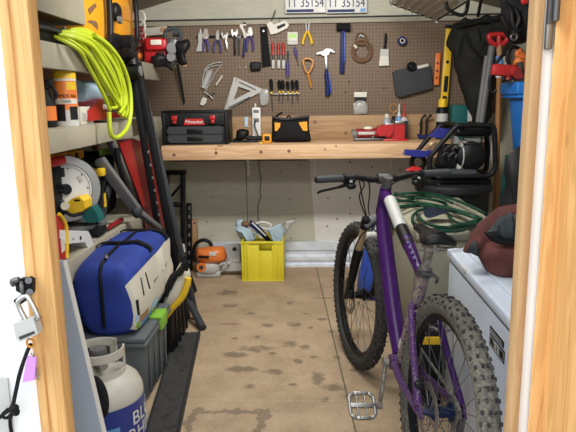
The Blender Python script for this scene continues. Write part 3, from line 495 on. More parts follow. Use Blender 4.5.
# pouch
t=th('tool_pouch','black canvas tool pouch with yellow corner patches on the workbench','tool pouch',at(291,142,4.35).xy.to_3d()+V((0,0,ZB)))
Y0=4.33; m=MB(); m.pillow(px([(272.5,118),(280,119.5),(292,119.5),(302,118.5),(308.5,118),(309,128),(310.8,138),(309,141.5),(292,142),(274,141.8),(271.8,139),(272,128)],Y0),.06,k=5); pt(t,'bag',m,'blackmat'); m=MB(); m.tube([at(x,y,Y0-.02) for x,y in [(272,117),(280,119),(288,119.5),(300,118),(309.5,117)]],.012,8,sm=3); pt(t,'rim',m,'black')
for pts in ([(274.5,122.5),(280.5,123),(280,127),(277,131),(275,131)],[(298.5,122.5),(307,121.5),(307.5,131),(303,130.5)]): m=MB(); m.prism(px(pts,Y0-.055),(0,.03,0)); pt(t,'corner_patch',m,'toolyellow')
m=MB(); m.tube([at(275,118,Y0),at(278,115,Y0),at(282.5,112.5,Y0)],.008,8,sm=3); m.tube([at(286,119,Y0+.03),at(289,115.5,Y0+.03),at(291,119,Y0+.03)],.006,6,sm=3); pt(t,'strap',m,'black')
# red grease gun style tube
t=th('pipe_cutter','red cylindrical tool with grey collars lying on the bench left of the vise','tool',at(366,140,4.4).xy.to_3d()+V((0,0,ZB)))
Y0=4.4; P=lambda a,b:at(a,b,Y0); m=MB(); m.cyl(P(356,133.5),P(381,133),.035,n=18); b_=pt(t,'barrel',m,'dkred'); m=MB(); m.b2(P(358,134.5)+V((0,-.038,0)),P(374,131.5)+V((0,-.03,0)),.002); pt(b_,'label',m,'ltgrey'); m=MB(); m.cyl(P(352.5,135),P(356.5,133.5),.038,.036,18); pt(t,'end_cap',m,'grey'); m=MB(); m.cyl(P(381,133),P(386,134),.03,.04,18); pt(t,'chuck',m,'dkgrey'); m=MB(); m.sph(P(368,128.5),(.035,.02,.018),10); pt(t,'trigger',m,'offwhite'); m=MB(); m.b2(P(354,138)+V((0,-.03,-.02)),P(384,138.5)+V((0,.03,.006)),.004); pt(t,'cradle',m,'dksteel')
# bench vise
t=th('bench_vise','red bench vise bolted at the right part of the workbench','vise',at(393,140,4.4).xy.to_3d()+V((0,0,ZB)))
Y0=4.38; P=lambda a,b:at(a,b,Y0)
m=MB(); m.prism(px([(386,141),(386,137),(391,134),(392,124),(404,122.5),(406,127),(405,134),(408,138),(408,141)],Y0),(0,.16,0)); m.b2(P(383,141.5)+V((0,-.03,0)),P(408,138.5)+V((0,.2,0)),.006); pt(t,'body',m,'red')
m=MB(); m.prism(px([(377,129),(384,125),(393,124.5),(394,131),(390,137),(382,136),(378,134)],Y0-.03),(0,.12,0)); m.cyl(P(381,131)+V((0,-.04,0)),P(381,131)+V((0,.1,0)),.035,n=16); pt(t,'sliding_jaw',m,'red')
m=MB(); m.b2(P(385,126)+V((0,-.01,0)),P(394,123)+V((0,.02,0)),.003); m.b2(P(395,124)+V((0,-.01,0)),P(404,121)+V((0,.02,0)),.003); pt(t,'jaw_plate',m,'steel'); m=MB(); m.cyl(P(373,137),P(379,131),.008,n=10); m.sph(P(373,137),.013,8); m.sph(P(379,130.5),.013,8); pt(t,'handle',m,'dksteel'); m=MB(); m.b2(P(404,128)+V((.005,-.02,-.09)),P(406,128)+V((.01,.03,.05)),.003); pt(t,'side_plate',m,'char')
# bottles behind the vise
def bottle(name,label,x,yt,yb,r,mb,mc,Y=4.58,noz=0):
    t=th(name,label,'bottle',at(x,yb,Y).xy.to_3d()+V((0,0,ZB)),'bottles behind the vise'); c=at(x,yb,Y); zt_=at(x,yt,Y).z; H=zt_-ZB
    m=MB(); m.lathe([(r*.9,0),(r,.01),(r,H*.72),(r*.5,H*.84),(r*.45,H*.86)],(c.x,Y,ZB)); pt(t,'bottle_body',m,mb); m=MB(); m.lathe([(r*.55,H*.85),(r*.5,H),(.003,H)] if not noz else [(r*.55,H*.85),(r*.45,H*.92),(.006,H),(.004,H+noz)],(c.x,Y,ZB)); pt(t,'cap',m,mc)
bottle('glue_bottle','grey bottle with pale cap, leftmost behind the vise',386.5,114,140,.032,'glue','offwhite')
bottle('oil_bottle','dark bottle with thin yellow wire loop top behind the vise',393,116,140,.026,'dkgrey','black')
bottle('solvent_bottle','blue bottle with white nozzle behind the vise',398.5,112,140,.024,'sky','white',4.6,.06)
bottle('caulk_bottle','red-capped bottle with tall white nozzle behind the vise, rightmost',403.5,113,140,.032,'ltgrey','red',4.57,.075)
m=MB(); m.torus(at(393.5,108,4.58),(0,1,0),.03,.0028,24,6); m.cyl(at(393.5,112,4.58),at(393.3,117,4.58),.0035,n=6); solo('wire_loop','thin brass wire loop standing out of the dark bottle','wire',m,'amber')
# hooked bars and blue clamp by the generator
t=th('hook_bars','pair of black hooked steel bars leaning on the backsplash by the generator','hooks',at(422,140,4.6).xy.to_3d()+V((0,0,ZB)))
for k in (0,5.5): m=MB(); m.tube([at(x+k,y,4.6) for x,y in [(420,140),(421,128),(421.5,120),(424.5,115.5),(426,116.5)]],.009,8,sm=4); pt(t,'bar',m,'black')
m=MB(); m.pillow(px([(417,133.5),(421,135),(429,134),(430,138),(424,140.5),(419,139)],4.5),.03,k=4); pt(t,'grip',m,'navy')
# can and teal box behind generator, on the bench
t=th('spray_can','dark spray can with yellow cap standing behind the generator','spray can',at(442,116,4.5).xy.to_3d()+V((0,0,ZB)))
c=at(442,120,4.5); zt_=at(442,107,4.5).z; H=zt_-ZB; m=MB(); m.lathe([(.04,0),(.042,.01),(.042,H*.93),(.03,H)],(c.x,4.5,ZB)); m.m=1; m.lathe([(.043,H*.55),(.043,H*.8)],(c.x,4.5,ZB)); pt(t,'can_body',m,['black','ltgrey']); m=MB(); m.lathe([(.03,H*.99),(.03,H+.05),(.02,H+.06)],(c.x,4.5,ZB)); pt(t,'cap',m,'yellow')
m=MB(); a=at(451,105,4.5);b=at(470,124,4.5); m.b2((a.x,4.45,ZB),(b.x,4.6,a.z),.003); m.m=1; m.b2((a.x+.11,4.447,ZB+.02),(b.x-.002,4.451,a.z-.008),0); solo('teal_box','teal and grey cardboard box on the bench right of the spray can','box',m,['teal','ltgrey'])
# ================================================================== LEFT SIDE
SX=-1.03
def shelf(label,zt_,zb_,y1):
    t=th('wall_shelf',label,'shelf',(-1.25,2.8,zb_),'grey-painted shelves along the left wall')
    m=MB(); m.b2((XL+.002,1.4,zt_-.02),(SX-.038,y1,zt_),.002); pt(t,'board',m,'shelfpaint')
    m=MB(); m.b2((SX-.038,1.4,zb_),(SX,y1,zt_),.003); pt(t,'front_rail',m,'shelfpaint')
    m=MB(); m.b2((XL+.002,1.4,zb_),(XL+.04,y1,zt_-.021),.002); pt(t,'wall_cleat',m,'rawwood')
S2,S3,S4=1.562,1.222,.665
shelf('upper grey-painted shelf holding the yellow saw and the red engine',S2,1.46,4.14)
shelf('middle grey-painted shelf holding the wipes canister and red caddy',S3,1.127,4.12)
shelf('low grey-painted shelf holding the mitre saw',S4,.57,4.12)
t=th('overhead_cabinet','grey-painted overhead box above the black case at the upper left','cabinet',(-1.25,2.1,1.67))
m=MB(); m.b2((SX-.02,1.4,1.67),(SX,2.83,1.98),.003); pt(t,'front_panel',m,'shelfpaint'); m=MB(); m.b2((XL+.002,1.4,1.69),(SX-.02,2.82,1.71),.002); pt(t,'bottom',m,'rawwood'); m=MB(); m.b2((XL+.002,2.8,1.67),(SX-.02,2.83,1.9),.002); pt(t,'end_panel',m,'shelfpaint')
# upright legs carrying the shelves (hidden mostly)
for y in (1.5,4.05):
    m=MB(); m.b2((XL+.002,y,0),(XL+.04,y+.06,1.46),.003); solo('shelf_post',f'wooden post against the left wall at the {"near" if y<2 else "far"} end of the shelves','post',m,'rawwood')
# black case on the upper shelf
t=th('router_case','black tool case lying on the upper shelf beneath the overhead box','case',(-1.15,2.4,S2))
m=MB(); p=atx(79,33,SX-.03); m.b2((-1.4,1.9,S2),(SX-.02,p.y,S2+.075),.018,3); pt(t,'body',m,'black'); m=MB(); q=atx(64,29,SX-.02); m.cyl(q+V((-.01,0,0)),q+V((.006,0,0)),.012,n=14); pt(t,'latch',m,'steel',label='steel latch'); m=MB(); m.tube([(SX-.018,2.35,S2+.04),(SX-.004,2.37,S2+.05),(SX-.004,2.55,S2+.05),(SX-.018,2.57,S2+.04)],.007,8,sm=3); pt(t,'handle',m,'dkgrey')
# yellow table saw
t=th('table_saw','yellow jobsite table saw with black tubular guard frame on the upper shelf','table saw',(-1.15,3.1,S2))
TX=-1.06
def P(a,b,x=TX): return atx(a,b,x)
m=MB(); m.b2((-1.4,P(84,20).y,S2+.02),(TX,P(110,20).y,2.0),.012); m.m=1
m.prism([P(a,b,TX+.002) for a,b in [(87,22),(92,24),(98,30),(98,24),(96,21),(90,20)]],(-.01,0,0)); m.prism([P(a,b,TX+.002) for a,b in [(88,9),(95,3),(97,6),(90,15)]],(-.01,0,0)); pt(t,'body',m,['toolyellow','brown'])
m=MB(); m.b2((-1.38,P(110.5,20).y,S2+.13),(TX-.015,P(136,20).y,1.95),.012); m.m=1; m.prism([P(a,b,TX-.01) for a,b in [(113,3),(132,8),(132,22),(113,16)]],(-.02,0,0)); pt(t,'fence_panel',m,['toolyellow','amber'])
m=MB(); m.b2((-1.36,P(111,40).y,S2+.01),(TX-.02,P(134,40).y,S2+.14),.02); m.cyl(P(124,44),P(124,44)+V((.05,0,0)),.05,n=18); m.sph(P(116,12,TX+.01),(.03,.05,.05),10); m.cyl(P(114,12,TX),P(120,18,TX+.02),.018,n=10); pt(t,'motor',m,'black')
m=MB(); m.tube([P(a,b,TX+.03) for a,b in [(107,-12),(109,0),(110,20),(110,36),(107,43),(101,45)]],.016,10,sm=4); m.tube([P(a,b,TX+.03) for a,b in [(134,-8),(136,8),(137,30),(136,44),(130,51),(122,54)]],.014,10,sm=4); m.tube([P(a,b,TX+.03) for a,b in [(110,46),(116,52),(124,53),(132,49)]],.012,8,sm=4); pt(t,'guard_frame',m,'black')
m=MB(); p=P(118,20,TX+.025); m.cyl(p,p+V((.02,0,0)),.02,n=14); pt(t,'lock_knob',m,'grey')
# bright cord hanging in loops
t=th('extension_cord','bright lime extension cord looped over the edge of the upper shelf','cord',atx(90,35,SX))
K=[([(77,30),(88,31),(103,42),(117,58),(127,80),(130,102),(125,118)],[0,1.2,0,-1,1]),
   ([(76,34),(86,38),(97,50),(109,68),(119,88),(124,104),(120,114)],0),([(74,36),(82,44),(92,62),(102,82),(113,98),(121,108)],0),
   ([(78,32),(92,37),(106,52),(116,70),(122,90),(124,106)],0),([(73,37),(79,50),(88,66),(97,82),(105,98),(110,110)],0),
   ([(80,31),(95,36),(110,50),(120,70),(126,92),(126,108)],0),([(75,36),(84,48),(95,68),(106,86),(116,102),(120,110)],0),([(76,33),(89,42),(101,58),(111,76),(118,94),(118,106),(111,108)],0),([(75,35),(86,52),(99,72),(110,90),(119,104)],0),([(77,33),(90,39),(103,55),(113,73),(120,92),(121,106)],0),([(74,38),(83,56),(94,76),(104,92),(112,104)],0)]
for i in range(9):
    a_,b_=K[i][0],K[(i*3+1)%11][0]; n_=min(len(a_),len(b_)); f_=.35+.3*(i%3)/2
    K.append(([(a_[q][0]*(1-f_)+b_[q][0]*f_+(i%4-1.5)*.7*min(q,3)/3,a_[q][1]*(1-f_)+b_[q][1]*f_) for q in range(n_)],0))
for i,(pp,_) in enumerate(K):
    m=MB(); x0=SX+.02+.011*(i%5)
    pts=[V((SX-.09,atx(pp[0][0],pp[0][1],SX).y,S2+.03+.008*(i%3)))]+[atx(a,b,x0) for a,b in pp]; pts[1].x=SX-.005
    m.tube(pts,.0085,8,sm=4); pt(t,'loop',m,'hose')
m=MB(); m.tube([atx(a,b,SX+.07) for a,b in [(94,35),(108,45),(121,62),(129,84),(131,108),(128,126),(120,136),(113,137),(110,130),(109,112)]],.011,8,sm=5); pt(t,'outer_loop',m,'hose')
# wipes canister
t=th('wipes_canister','white and orange wipes canister with yellow lid on the middle shelf','canister',(-1.13,2.45,S3))
c=atx(68,122,SX-.06); c.z=S3; r=.048; zt_=at(66,71,c.y).z; H=zt_-S3
m=MB(); m.lathe([(r*.94,0),(r,.006),(r,H*.88)],c); pt(t,'tub',m,'white')
m=MB(); m.lathe([(r*1.01,H*.86),(r*1.02,H*.95),(r*.9,H),(.004,H)],c); m.cyl(c+V((-.01,0,H)),c+V((-.01,0,H+.01)),.02,n=14); pt(t,'lid',m,'yellow')
va=math.atan2(-c.y,-c.x)
def cyl_bend(c,r,a0,z): return lambda v:V((c.x+(r-v.z*-1)*math.cos(a0+v.x/r),c.y+(r+v.z)*math.sin(a0+v.x/r),z+v.y))
def patch(c,r,a0,a1,z0,z1,n=16):
    m=MB(); vs=[c+V((r*math.cos(a0+(a1-a0)*i/n),r*math.sin(a0+(a1-a0)*i/n),z)) for z in (z0,z1) for i in range(n+1)]
    m.add(vs,[[i,i+1,n+2+i,n+1+i] for i in range(n)]); return m
l=pt(t,'label',patch(c,r+.0008,va-1.3,va+1.3,H*.3,H*.82),'labelorange')
pt(l,'label_picture',patch(c,r+.0014,va-1.2,va-.15,H*.1,H*.4),'char'); pt(l,'label_picture',patch(c,r+.0014,va+.25,va+1.1,H*.12,H*.36),'char'); pt(l,'label_stripe',patch(c,r+.0014,va-1.1,va+1.1,H*.41,H*.5),'offwhite'); pt(l,'label_peak',patch(c,r+.0012,va+.1,va+1.2,H*.66,H*.8),'yellow')
text(l,'lettering','ARMOR ALL',.019,None,'black',bend=cyl_bend(c,r+.002,va,H*.55+S3)); text(l,'small_lettering','WIPES',.014,None,'black',bend=cyl_bend(c,r+.002,va,H*.45+S3))
# small spray bottle behind the jamb
t=th('trigger_sprayer','orange and white spray bottle beside the wipes canister, half behind the jamb','spray bottle',(-1.2,2.3,S3))
c=atx(48,124,SX-.1); c.z=S3; m=MB(); m.lathe([(.035,0),(.038,.01),(.038,.1),(.02,.14),(.015,.16)],c); m.m=1; m.lathe([(.0385,.03),(.0385,.09)],c); pt(t,'bottle_body',m,['char','labelorange']); m=MB(); m.box(c+V((0,0,.18)),(.05,.03,.04),None,.01); m.tube([c+V((.02,0,.18)),c+V((.045,0,.15)),c+V((.04,0,.12))],.007,8,sm=3); pt(t,'trigger_head',m,'char')
m=MB(); c=atx(58,124,SX-.14); m.tube([c,c+V((0,.02,.09)),c+V((0,.03,.16)),c+V((0,.0,.2))],.006,6,sm=3); m.tube([c+V((0,.03,0)),c+V((0,.04,.09)),c+V((0,.05,.14))],.006,6,sm=3); solo('bungee_loop','thin orange cord standing looped beside the spray bottle','cord',m,'labelorange')
# paper towel roll, white box, red caddy
t=th('paper_towel_roll','pale blue shop-towel roll lying on the middle shelf behind the canister','roll',atx(90,100,-1.18)); a=atx(78,92,-1.16); b=atx(101,92,-1.09); m=MB(); m.cyl(a,b,.056,n=24); pt(t,'roll',m,'rollblue'); m=MB(); m.cyl(b,b+(b-a)*.01,.022,n=16); pt(t,'core',m,'dkgrey')
m=MB(); a=atx(80,121,SX-.05); b=atx(91,100,SX-.05); m.b2((-1.2,a.y,S3),(SX-.045,b.y,b.z-.03),.003); m.m=1; m.b2((SX-.046,a.y+.02,S3+.02),(SX-.043,b.y-.03,b.z-.06),0); solo('small_carton','small white and grey carton between the wipes canister and red caddy','carton',m,['offwhite','ltgrey'])
t=th('tool_caddy','red open tool caddy with slanted end and handle on the middle shelf','caddy',atx(105,118,SX-.06)); t['wl']=list(t.location)
ax=SX-.03; m=MB(); m.prism([atx(a,b,ax) for a,b in [(90,121),(90,111),(97,102),(103,99),(103,112),(122,113),(122,117)]],(-.12,0,0)); pt(t,'tray',m,'red'); m=MB(); m.tube([atx(102,100,ax-.06),atx(112,98,ax-.06),atx(122,100,ax-.06)],.011,8); pt(t,'handle',m,'dkred')
m=MB(); m.sph(atx(87,110,ax-.1)+V((0,0,-.005)),(.05,.04,.03),10); m.sph(atx(104,108,ax-.06),(.03,.05,.02),10); solo('rag','crumpled pale rag lying in the red caddy','rag',m,'offwhite')
# power strip & red engine on the upper shelf end
t=th('power_strip','beige power strip standing behind the red engine at the left of the pegboard','power strip',at(155,36,4.6)); a=at(143,37,4.63); b=at(167.5,25.5,4.63); m=MB(); m.box((a+b)/2,(b.x-a.x,.04,.062),(0,R(-4),0),.012); pt(t,'body',m,'cream'); m=MB()
for x in (146,150,154,158): m.b2(at(x,33.5,4.606),at(x+2.2,29.5,4.602)+V((0,.006,0)),0)
pt(t,'outlets',m,'ltgrey'); m=MB(); m.cyl(at(163,29.5,4.61),at(163,29.5,4.6),.02,n=14); pt(t,'switch',m,'tan')
m=MB()
for i in range(5): m.torus(at(140,18+i*9,4.2),(0.5,1,0),.045,.007,20,8)
solo('red_white_cord','red and white twisted cord hanging beside the yellow saw','cord',m,'offwhite')
m=MB()
for i in range(4): m.torus(at(139,34+i*7,4.15),(0.6,1,.2),.045,.008,20,8)
solo('coiled_strap','dark red coiled strap hanging among the loops of pale cord','strap',m,'dkred')
m=MB(); m.pillow(px([(136,55),(140,52),(143,56),(140,60),(136,59)],4.1),.03,k=4); solo('orange_ball','small round orange knob on the shelf end beside the red engine','knob',m,'labelorange')
EY=4.02
t=th('red_engine','red and grey small engine on the far end of the upper shelf','engine',at(168,66,4.0))
P=lambda a,b,y=EY:at(a,b,y)
m=MB(); m.b2(P(144,64)+V((0,0,0)),P(166,37)+V((0,.25,0)),.02,3); pt(t,'engine_cover',m,'red'); m=MB(); m.b2(P(145,50.5,EY-.03),P(166,38,EY-.03)+V((0,.1,0)),.016,3); c=pt(t,'fuel_tank',m,'red'); m=MB(); m.b2(P(150.5,45,EY-.04),P(161,39.5,EY-.04)+V((0,.02,0)),.003); pt(c,'label',m,'offwhite')
m=MB(); m.b2(P(166.5,62,EY-.02),P(177,38,EY-.02)+V((0,.2,0)),.014); m.cyl(P(172,48,EY-.03),P(172,48,EY-.06),.035,n=18); m.cyl(P(171,57,EY-.03),P(171,57,EY-.05),.028,n=16); pt(t,'crankcase',m,'dksteel')
m=MB(); m.tube([P(x,y,EY-.02) for x,y in [(165,38),(166,31),(172,28.5),(179,29.5),(181,36),(178,40)]],.013,10,sm=4); m.cyl(P(173,32,EY),P(180,32,EY),.03,n=14); pt(t,'recoil_housing',m,'dkgrey')
m=MB(); m.pillow(px([(177,42),(181,39.5),(189,38),(190,45),(187,52),(188,62),(185,66),(179,64),(178,54)],EY-.05),.035,k=5,nz=.025); pt(t,'air_filter',m,'black'); m=MB(); m.pillow(px([(149,56),(158,52),(172,58),(178,63),(170,68),(164,66),(156,68)],EY-.03),.015,k=4,nz=.03,sub=1); m.b2(P(156,57,EY-.03),P(163,52,EY-.03)+V((0,.03,0)),.003); pt(t,'linkage',m,'black'); m=MB(); m.b2(P(183,66.5,EY-.05),P(186.5,64.5,EY-.05)+V((0,.02,0)),.003); pt(t,'cable_tip',m,'tan')
m=MB(); m.tube([P(165,62,EY-.05),P(168,66,EY-.08),P(172,70,EY-.05)],.008,8,sm=4); pt(t,'fuel_line',m,'black')
m=MB(); p0=at(177.5,64,4.6);p1=at(184.5,103,4.65); m.tube([p0,p1],[.012,.007],8); solo('black_rod','thin black rod hanging on the pegboard below the red engine','rod',m,'black')
# --- folded black stand leaning on the shelf
t=th('folded_stand','tall folded black tool stand leaning upright in front of the shelves','stand',atz(186,318,.0))
def ln(a,b,xa,w,h,z=.012,nm='beam',mt='char'):
    m=MB(); p=atx(*a,xa); q=atz(*b,z); m.beam(p,q,w,h,up=(1,0,0),bev=.005); return pt(t,nm,m,mt)
b1=ln((137,62),(187,318),-.985,.055,.04,mt='black'); ln((130,58),(172,312),-1.0,.04,.035,mt='black'); ln((142,82),(197,318),-.97,.022,.03,mt='dkgrey')
m=MB(); p=atx(136.5,71,-.955); m.cyl(p+V((-.06,0,0)),p+V((.02,0,0)),.045,n=24); m.m=1; m.cyl(p+V((.02,0,0)),p+V((.026,0,0)),.028,n=20); pt(t,'pivot_knob',m,['black','grey'])
m=MB(); m.tube([atx(125,52,-.99),atx(132,57,-.97),atx(133,66,-.965)],.03,10,sm=3); m.sph(atx(129,56,-.99),(.05,.05,.035),10); pt(t,'top_bracket',m,'black')
p0=atx(131,64,-.98);p1=atz(173,312,.012)
for k in range(9): m=MB(); m.box(p0+(p1-p0)*(.32+.05*k)+V((.018,-.016,0)),(.01,.01,.016),None,.003); pt(t,'hole',m,'grey')

m=MB(); p=atz(183,290,.16); q=atz(203,328,.02); m.cyl(p,q,.022,n=14); pt(t,'foot_tube',m,'dkgrey')
m=MB(); p=at(192.5,291,3.75); m.cyl(p,p+V((-.12,.25,.16)),.03,n=16); m.m=1; m.cyl(p+V((0,-.001,0)),p+V((0,.002,0)),.018,n=14); pt(t,'end_tube',m,['black','dkgrey'])
# second black frame behind
m=MB(); o=4.5
t=th('black_rack','black open plastic frame standing on the floor in the far left corner','rack',atz(176,262,0)+V((0,-.15,0)))
yy=4.5
def bb(a,b,d=.04,w=.035): m=MB(); m.beam(at(*a,yy),at(*b,yy),w,d,up=(0,1,0)); return m
pt(t,'post',bb((183,172),(183,268)),'black'); pt(t,'post',bb((167,172),(166,272)),'black'); pt(t,'top_bar',bb((164,172.5),(186,172.5)),'black'); pt(t,'brace',bb((168,200),(181,185),.03,.02),'black'); pt(t,'shelf_bar',bb((166,204),(183,205)),'black'); pt(t,'shelf_bar',bb((166,235),(183,236)),'black')
m=MB(); m.beam(at(189,203,4.58),at(190,275,4.58),.04,.03,up=(0,1,0)); m.m=1
for k in range(7): p=at(189.2,208+k*9,4.563); m.box(p,(.014,.004,.03),None,.002)
solo('perforated_strut','black perforated strut standing beside the black frame in the far corner','strut',m,['black','grey'])
m=MB(); a=at(191,242,4.62); b=at(196.5,220,4.62); m.b2((a.x,4.6,0),(b.x,4.66,b.z),.006); m.m=1; p=at(194.5,223,4.6); m.cyl(p,p+V((0,-.002,0)),.008,n=10); solo('wood_offcut','narrow brown wood offcut standing behind the chainsaw','offcut',m,['tan','black'])
# red sled
t=th('red_sled','red plastic sled board standing on edge behind the folded black stand','sled',atz(160,262,0))
m=MB(); O=[atx(118,141,-1.06),atx(135,139,-1.04),at(162,150,4.0),at(168,205,4.0),atx(152,208,-.99),atx(143,207,-1.0)]; m.prism(O,(-.03,.06,0)); pt(t,'board',m,'sledred'); m=MB(); a=atx(152,208,-1.02); m.prism([atx(143,207,-1.01),at(168,204,4.0),V((-.95,3.9,0.01)),V((-1.0,3.6,0.01))],(-.03,.05,0)); pt(t,'lower_panel',m,'dkred')
# ---- mitre saw on low shelf
t=th('mitre_saw','mitre saw with grey round blade guard and yellow motor on the low shelf','mitre saw',(-1.2,2.5,S4))
MY=2.84; P=lambda a,b,y=MY:at(a,b,y)
c=P(66,189); rr=.162; ax=V((.42,-.9,.05)).normalized(); e1=V((.9,.42,0)).normalized(); e2=ax.cross(e1)
m=MB(); m.cyl(c-ax*.05,c-ax*.002,rr*.98,n=40); pt(t,'blade_guard',m,'grey')
m=MB(); m.lathe([(rr*.74,.004),(rr*.76,.008),(rr*.98,.006),(rr*1.0,0),(rr*1.0,-.05),(rr*.96,-.054)],c,ax,44); pt(t,'guard_rim',m,'steel')
m=MB(); m.cyl(c,c+ax*.008,rr*.73,n=36); m.m=1
for k in range(9): p=c+ax*.008+(e1*math.cos(k*.7)+e2*math.sin(k*.7))*rr*.62; m.cyl(p,p+ax*.002,.004,n=8)
m.m=2; m.torus(c+ax*.009,ax,rr*.69,.0025,36,6); m.beam(c+ax*.009+e1*.075+e2*.03,c+ax*.009+e1*.06+e2*.06,.022,.003,up=ax); pt(t,'guard_plate',m,['white','black','ltgrey'])
m=MB(); m.cyl(c+ax*.008,c+ax*.03,.026,n=18); m.cyl(c+ax*.03,c+ax*.036,.016,n=14); pt(t,'arbor_hub',m,'black')
m=MB(); m.tube([P(65,187,MY-.05),P(58,184,MY-.06),P(50,185,MY-.06)],.008,8,sm=3); m.tube([P(65,190,MY-.05),P(58,191,MY-.06),P(50,193,MY-.06)],.007,8,sm=3); pt(t,'guard_arm',m,'char'); m=MB(); m.beam(P(61.5,168,MY-.05),P(62.5,177,MY-.05),.022,.014,up=(0,1,0)); pt(t,'guard_lever',m,'dkgrey')
m=MB(); m.prism([P(a,b,MY-.07) for a,b in [(66,203),(72,198.5),(79,197),(84,201),(84.5,209),(80,214),(73,214.5),(66,210)]],(0,.1,0)); m.m=1; m.b2(P(74,201.2,MY-.073),P(80,199.4,MY-.07),0); pt(t,'motor',m,['yellow','black'])
m=MB(); m.cyl(P(65,206,MY-.08),P(65,206,MY-.02),.02,n=14); pt(t,'brush_cap',m,'cream')
m=MB(); m.prism([P(a,b,MY-.05) for a,b in [(50,190),(56,196),(62,203),(66,212),(56,219),(48,212)]],(0,.05,0)); pt(t,'handle',m,'dkgrey')
m=MB(); m.tube([P(55,216,MY-.08),P(64,212,MY-.09),P(73,215.5,MY-.09),P(84,212.5,MY-.06)],.009,8,sm=4); pt(t,'cable',m,'black')
m=MB(); m.prism([P(a,b,MY-.02) for a,b in [(81,214),(92,207),(97,214),(99,222),(86,223)]],(0,.08,0)); pt(t,'pivot_arm',m,'teal')
m=MB(); tc_=atx(76,226,-1.2); tc_.z=S4+.05; m.cyl(tc_,tc_+V((0,0,.018)),.15,n=36); m.cyl(V((tc_.x,tc_.y,S4)),tc_,.1,n=24); pt(t,'turntable',m,'grey'); m=MB(); m.beam(tc_+V((.13,-.05,.02)),tc_+V((-.13,.05,.02)),.02,.004); pt(t,'kerf_plate',m,'ltgrey')
bx_=SX-.012
m=MB(); m.prism([atx(a,b,bx_) for a,b in [(60,238),(60,230),(88,231),(91,236),(94,247),(88,248),(85,242),(66,244)]],(-.16,0,0)); m.m=1
for a,b,r_ in ((80.5,238,.009),(73,239,.004)): p=atx(a,b,bx_+.001); m.cyl(p,p+V((.002,0,0)),r_,n=12)
pt(t,'base',m,['white','black'])
m=MB(); p=atx(99,230,-1.07); m.b2(p+V((-.03,-.05,-.02)),p+V((.02,.06,.025)),.006); m.tube([p+V((0,-.03,.02)),p+V((0,-.01,.06))],.008,8); m.m=1; m.sph(p+V((0,-.01,.06)),.013,8); pt(t,'mitre_lock',m,['char','red'])
# yellow cases at the back, above saw
for i,(a,b,c_,d_) in enumerate([(44,152,68,166),(73.5,149,84,161)]):
    p=atx(a,d_,-1.2); q=atx(c_,b,-1.2); t=th('yellow_case',['wide yellow case behind the top of the saw guard, nearest the jamb','small square yellow case beside the dark bag under the middle shelf'][i],'case',(p+q)/2); m=MB(); m.b2((-1.42,p.y,p.z),(-1.2,q.y,q.z),.008); m.m=1; m.b2((-1.42,p.y,S4),(-1.205,q.y,p.z),.004); pt(t,'case_body',m,['toolyellow','char']); m=MB(); m.b2((-1.201,p.y+.02,q.z-.06),(-1.19,p.y+.05,q.z-.01),.003); pt(t,'latch',m,'char')
m=MB(); p=atx(52,168,-1.17); m.tube([atx(44,163,-1.15),atx(52,162,-1.13),atx(62,160,-1.12)],.022,12); solo('pry_tool','red tool handle poking out above the saw guard','handle',m,'red')
t=th('dark_tool_bag','black tool bag with lime tag under the middle shelf','bag',atx(92,215,-1.25)); a=atx(85,165,-1.2); b=atx(116,150,-1.2); m=MB()
m.b2((-1.46,a.y,S4),(-1.2,b.y,b.z),.06,3); pt(t,'bag_body',m,'blackmat'); m=MB(); a=atx(101,156,-1.19); b=atx(112,147,-1.19); m.b2((-1.2,a.y,a.z),(-1.185,b.y,b.z),.003); pt(t,'tag',m,'ltgreen'); m=MB(); p=atx(99,172,-1.12); m.b2(p+V((-.08,-.02,-.02)),p+V((0,.02,.015)),.004); pt(t,'buckle',m,'yellow')
t=th('fence_extension','upright black tool arm with yellow marks right of the saw guard','arm',atx(106,226,-1.1)); m=MB(); m.beam(atx(104,178,-1.1),V((-1.1,2.93,S4)),.035,.03,up=(1,0,0)); pt(t,'arm',m,'black'); m=MB(); p=atx(105,199,-1.083); m.b2(p+V((-.004,-.012,-.04)),p+V((.002,.012,.03)),0); pt(t,'mark',m,'yellow'); m=MB(); p=atx(101.5,172,-1.083); m.box(p,(.03,.05,.04),None,.006); pt(t,'mark',m,'yellow'); m=MB(); m.beam(atx(110,178,-1.12),V((-1.12,3.02,S4)),.05,.03,up=(1,0,0)); pt(t,'rear_arm',m,'dkgrey')
# shop-vac wand
t=th('vacuum_wand','grey flat wand with a kink, leaning down from beside the saw guard','vacuum wand',atx(140,213,-1.02)); m=MB(); p=atx(99,159,-1.1);q=atx(137,211,-.965);r_=atx(166,234,-.90); m.beam(p,q,.036,.06,up=(1,0,0),bev=.01); pt(t,'wand',m,'grey'); m=MB(); m.beam(q+V((0,-.02,.008)),r_,.03,.045,up=(1,0,0),bev=.008); pt(t,'nozzle',m,'grey'); m=MB(); m.sph(q,(.03,.04,.04),10); pt(t,'joint',m,'dkgrey')
for i,(pp,mt) in enumerate([([(108,142),(114,156),(124,178),(136,206)],'dkgrey'),([(111,142),(120,160),(128,178),(141,208)],'grey'),([(117,148),(120,168),(128,190),(140,212)],'char')]):
    m=MB(); m.tube([atx(a,b,-1.07+.02*i) for a,b in pp],.009+.003*i,8,sm=4); solo('stand_cable',['thin dark cable nearest the saw, hanging beside the red sled','thin grey cable hanging over the left edge of the red sled','thicker black hose running down beside the red sled'][i],'cable',m,mt,'cables hanging by the red sled')
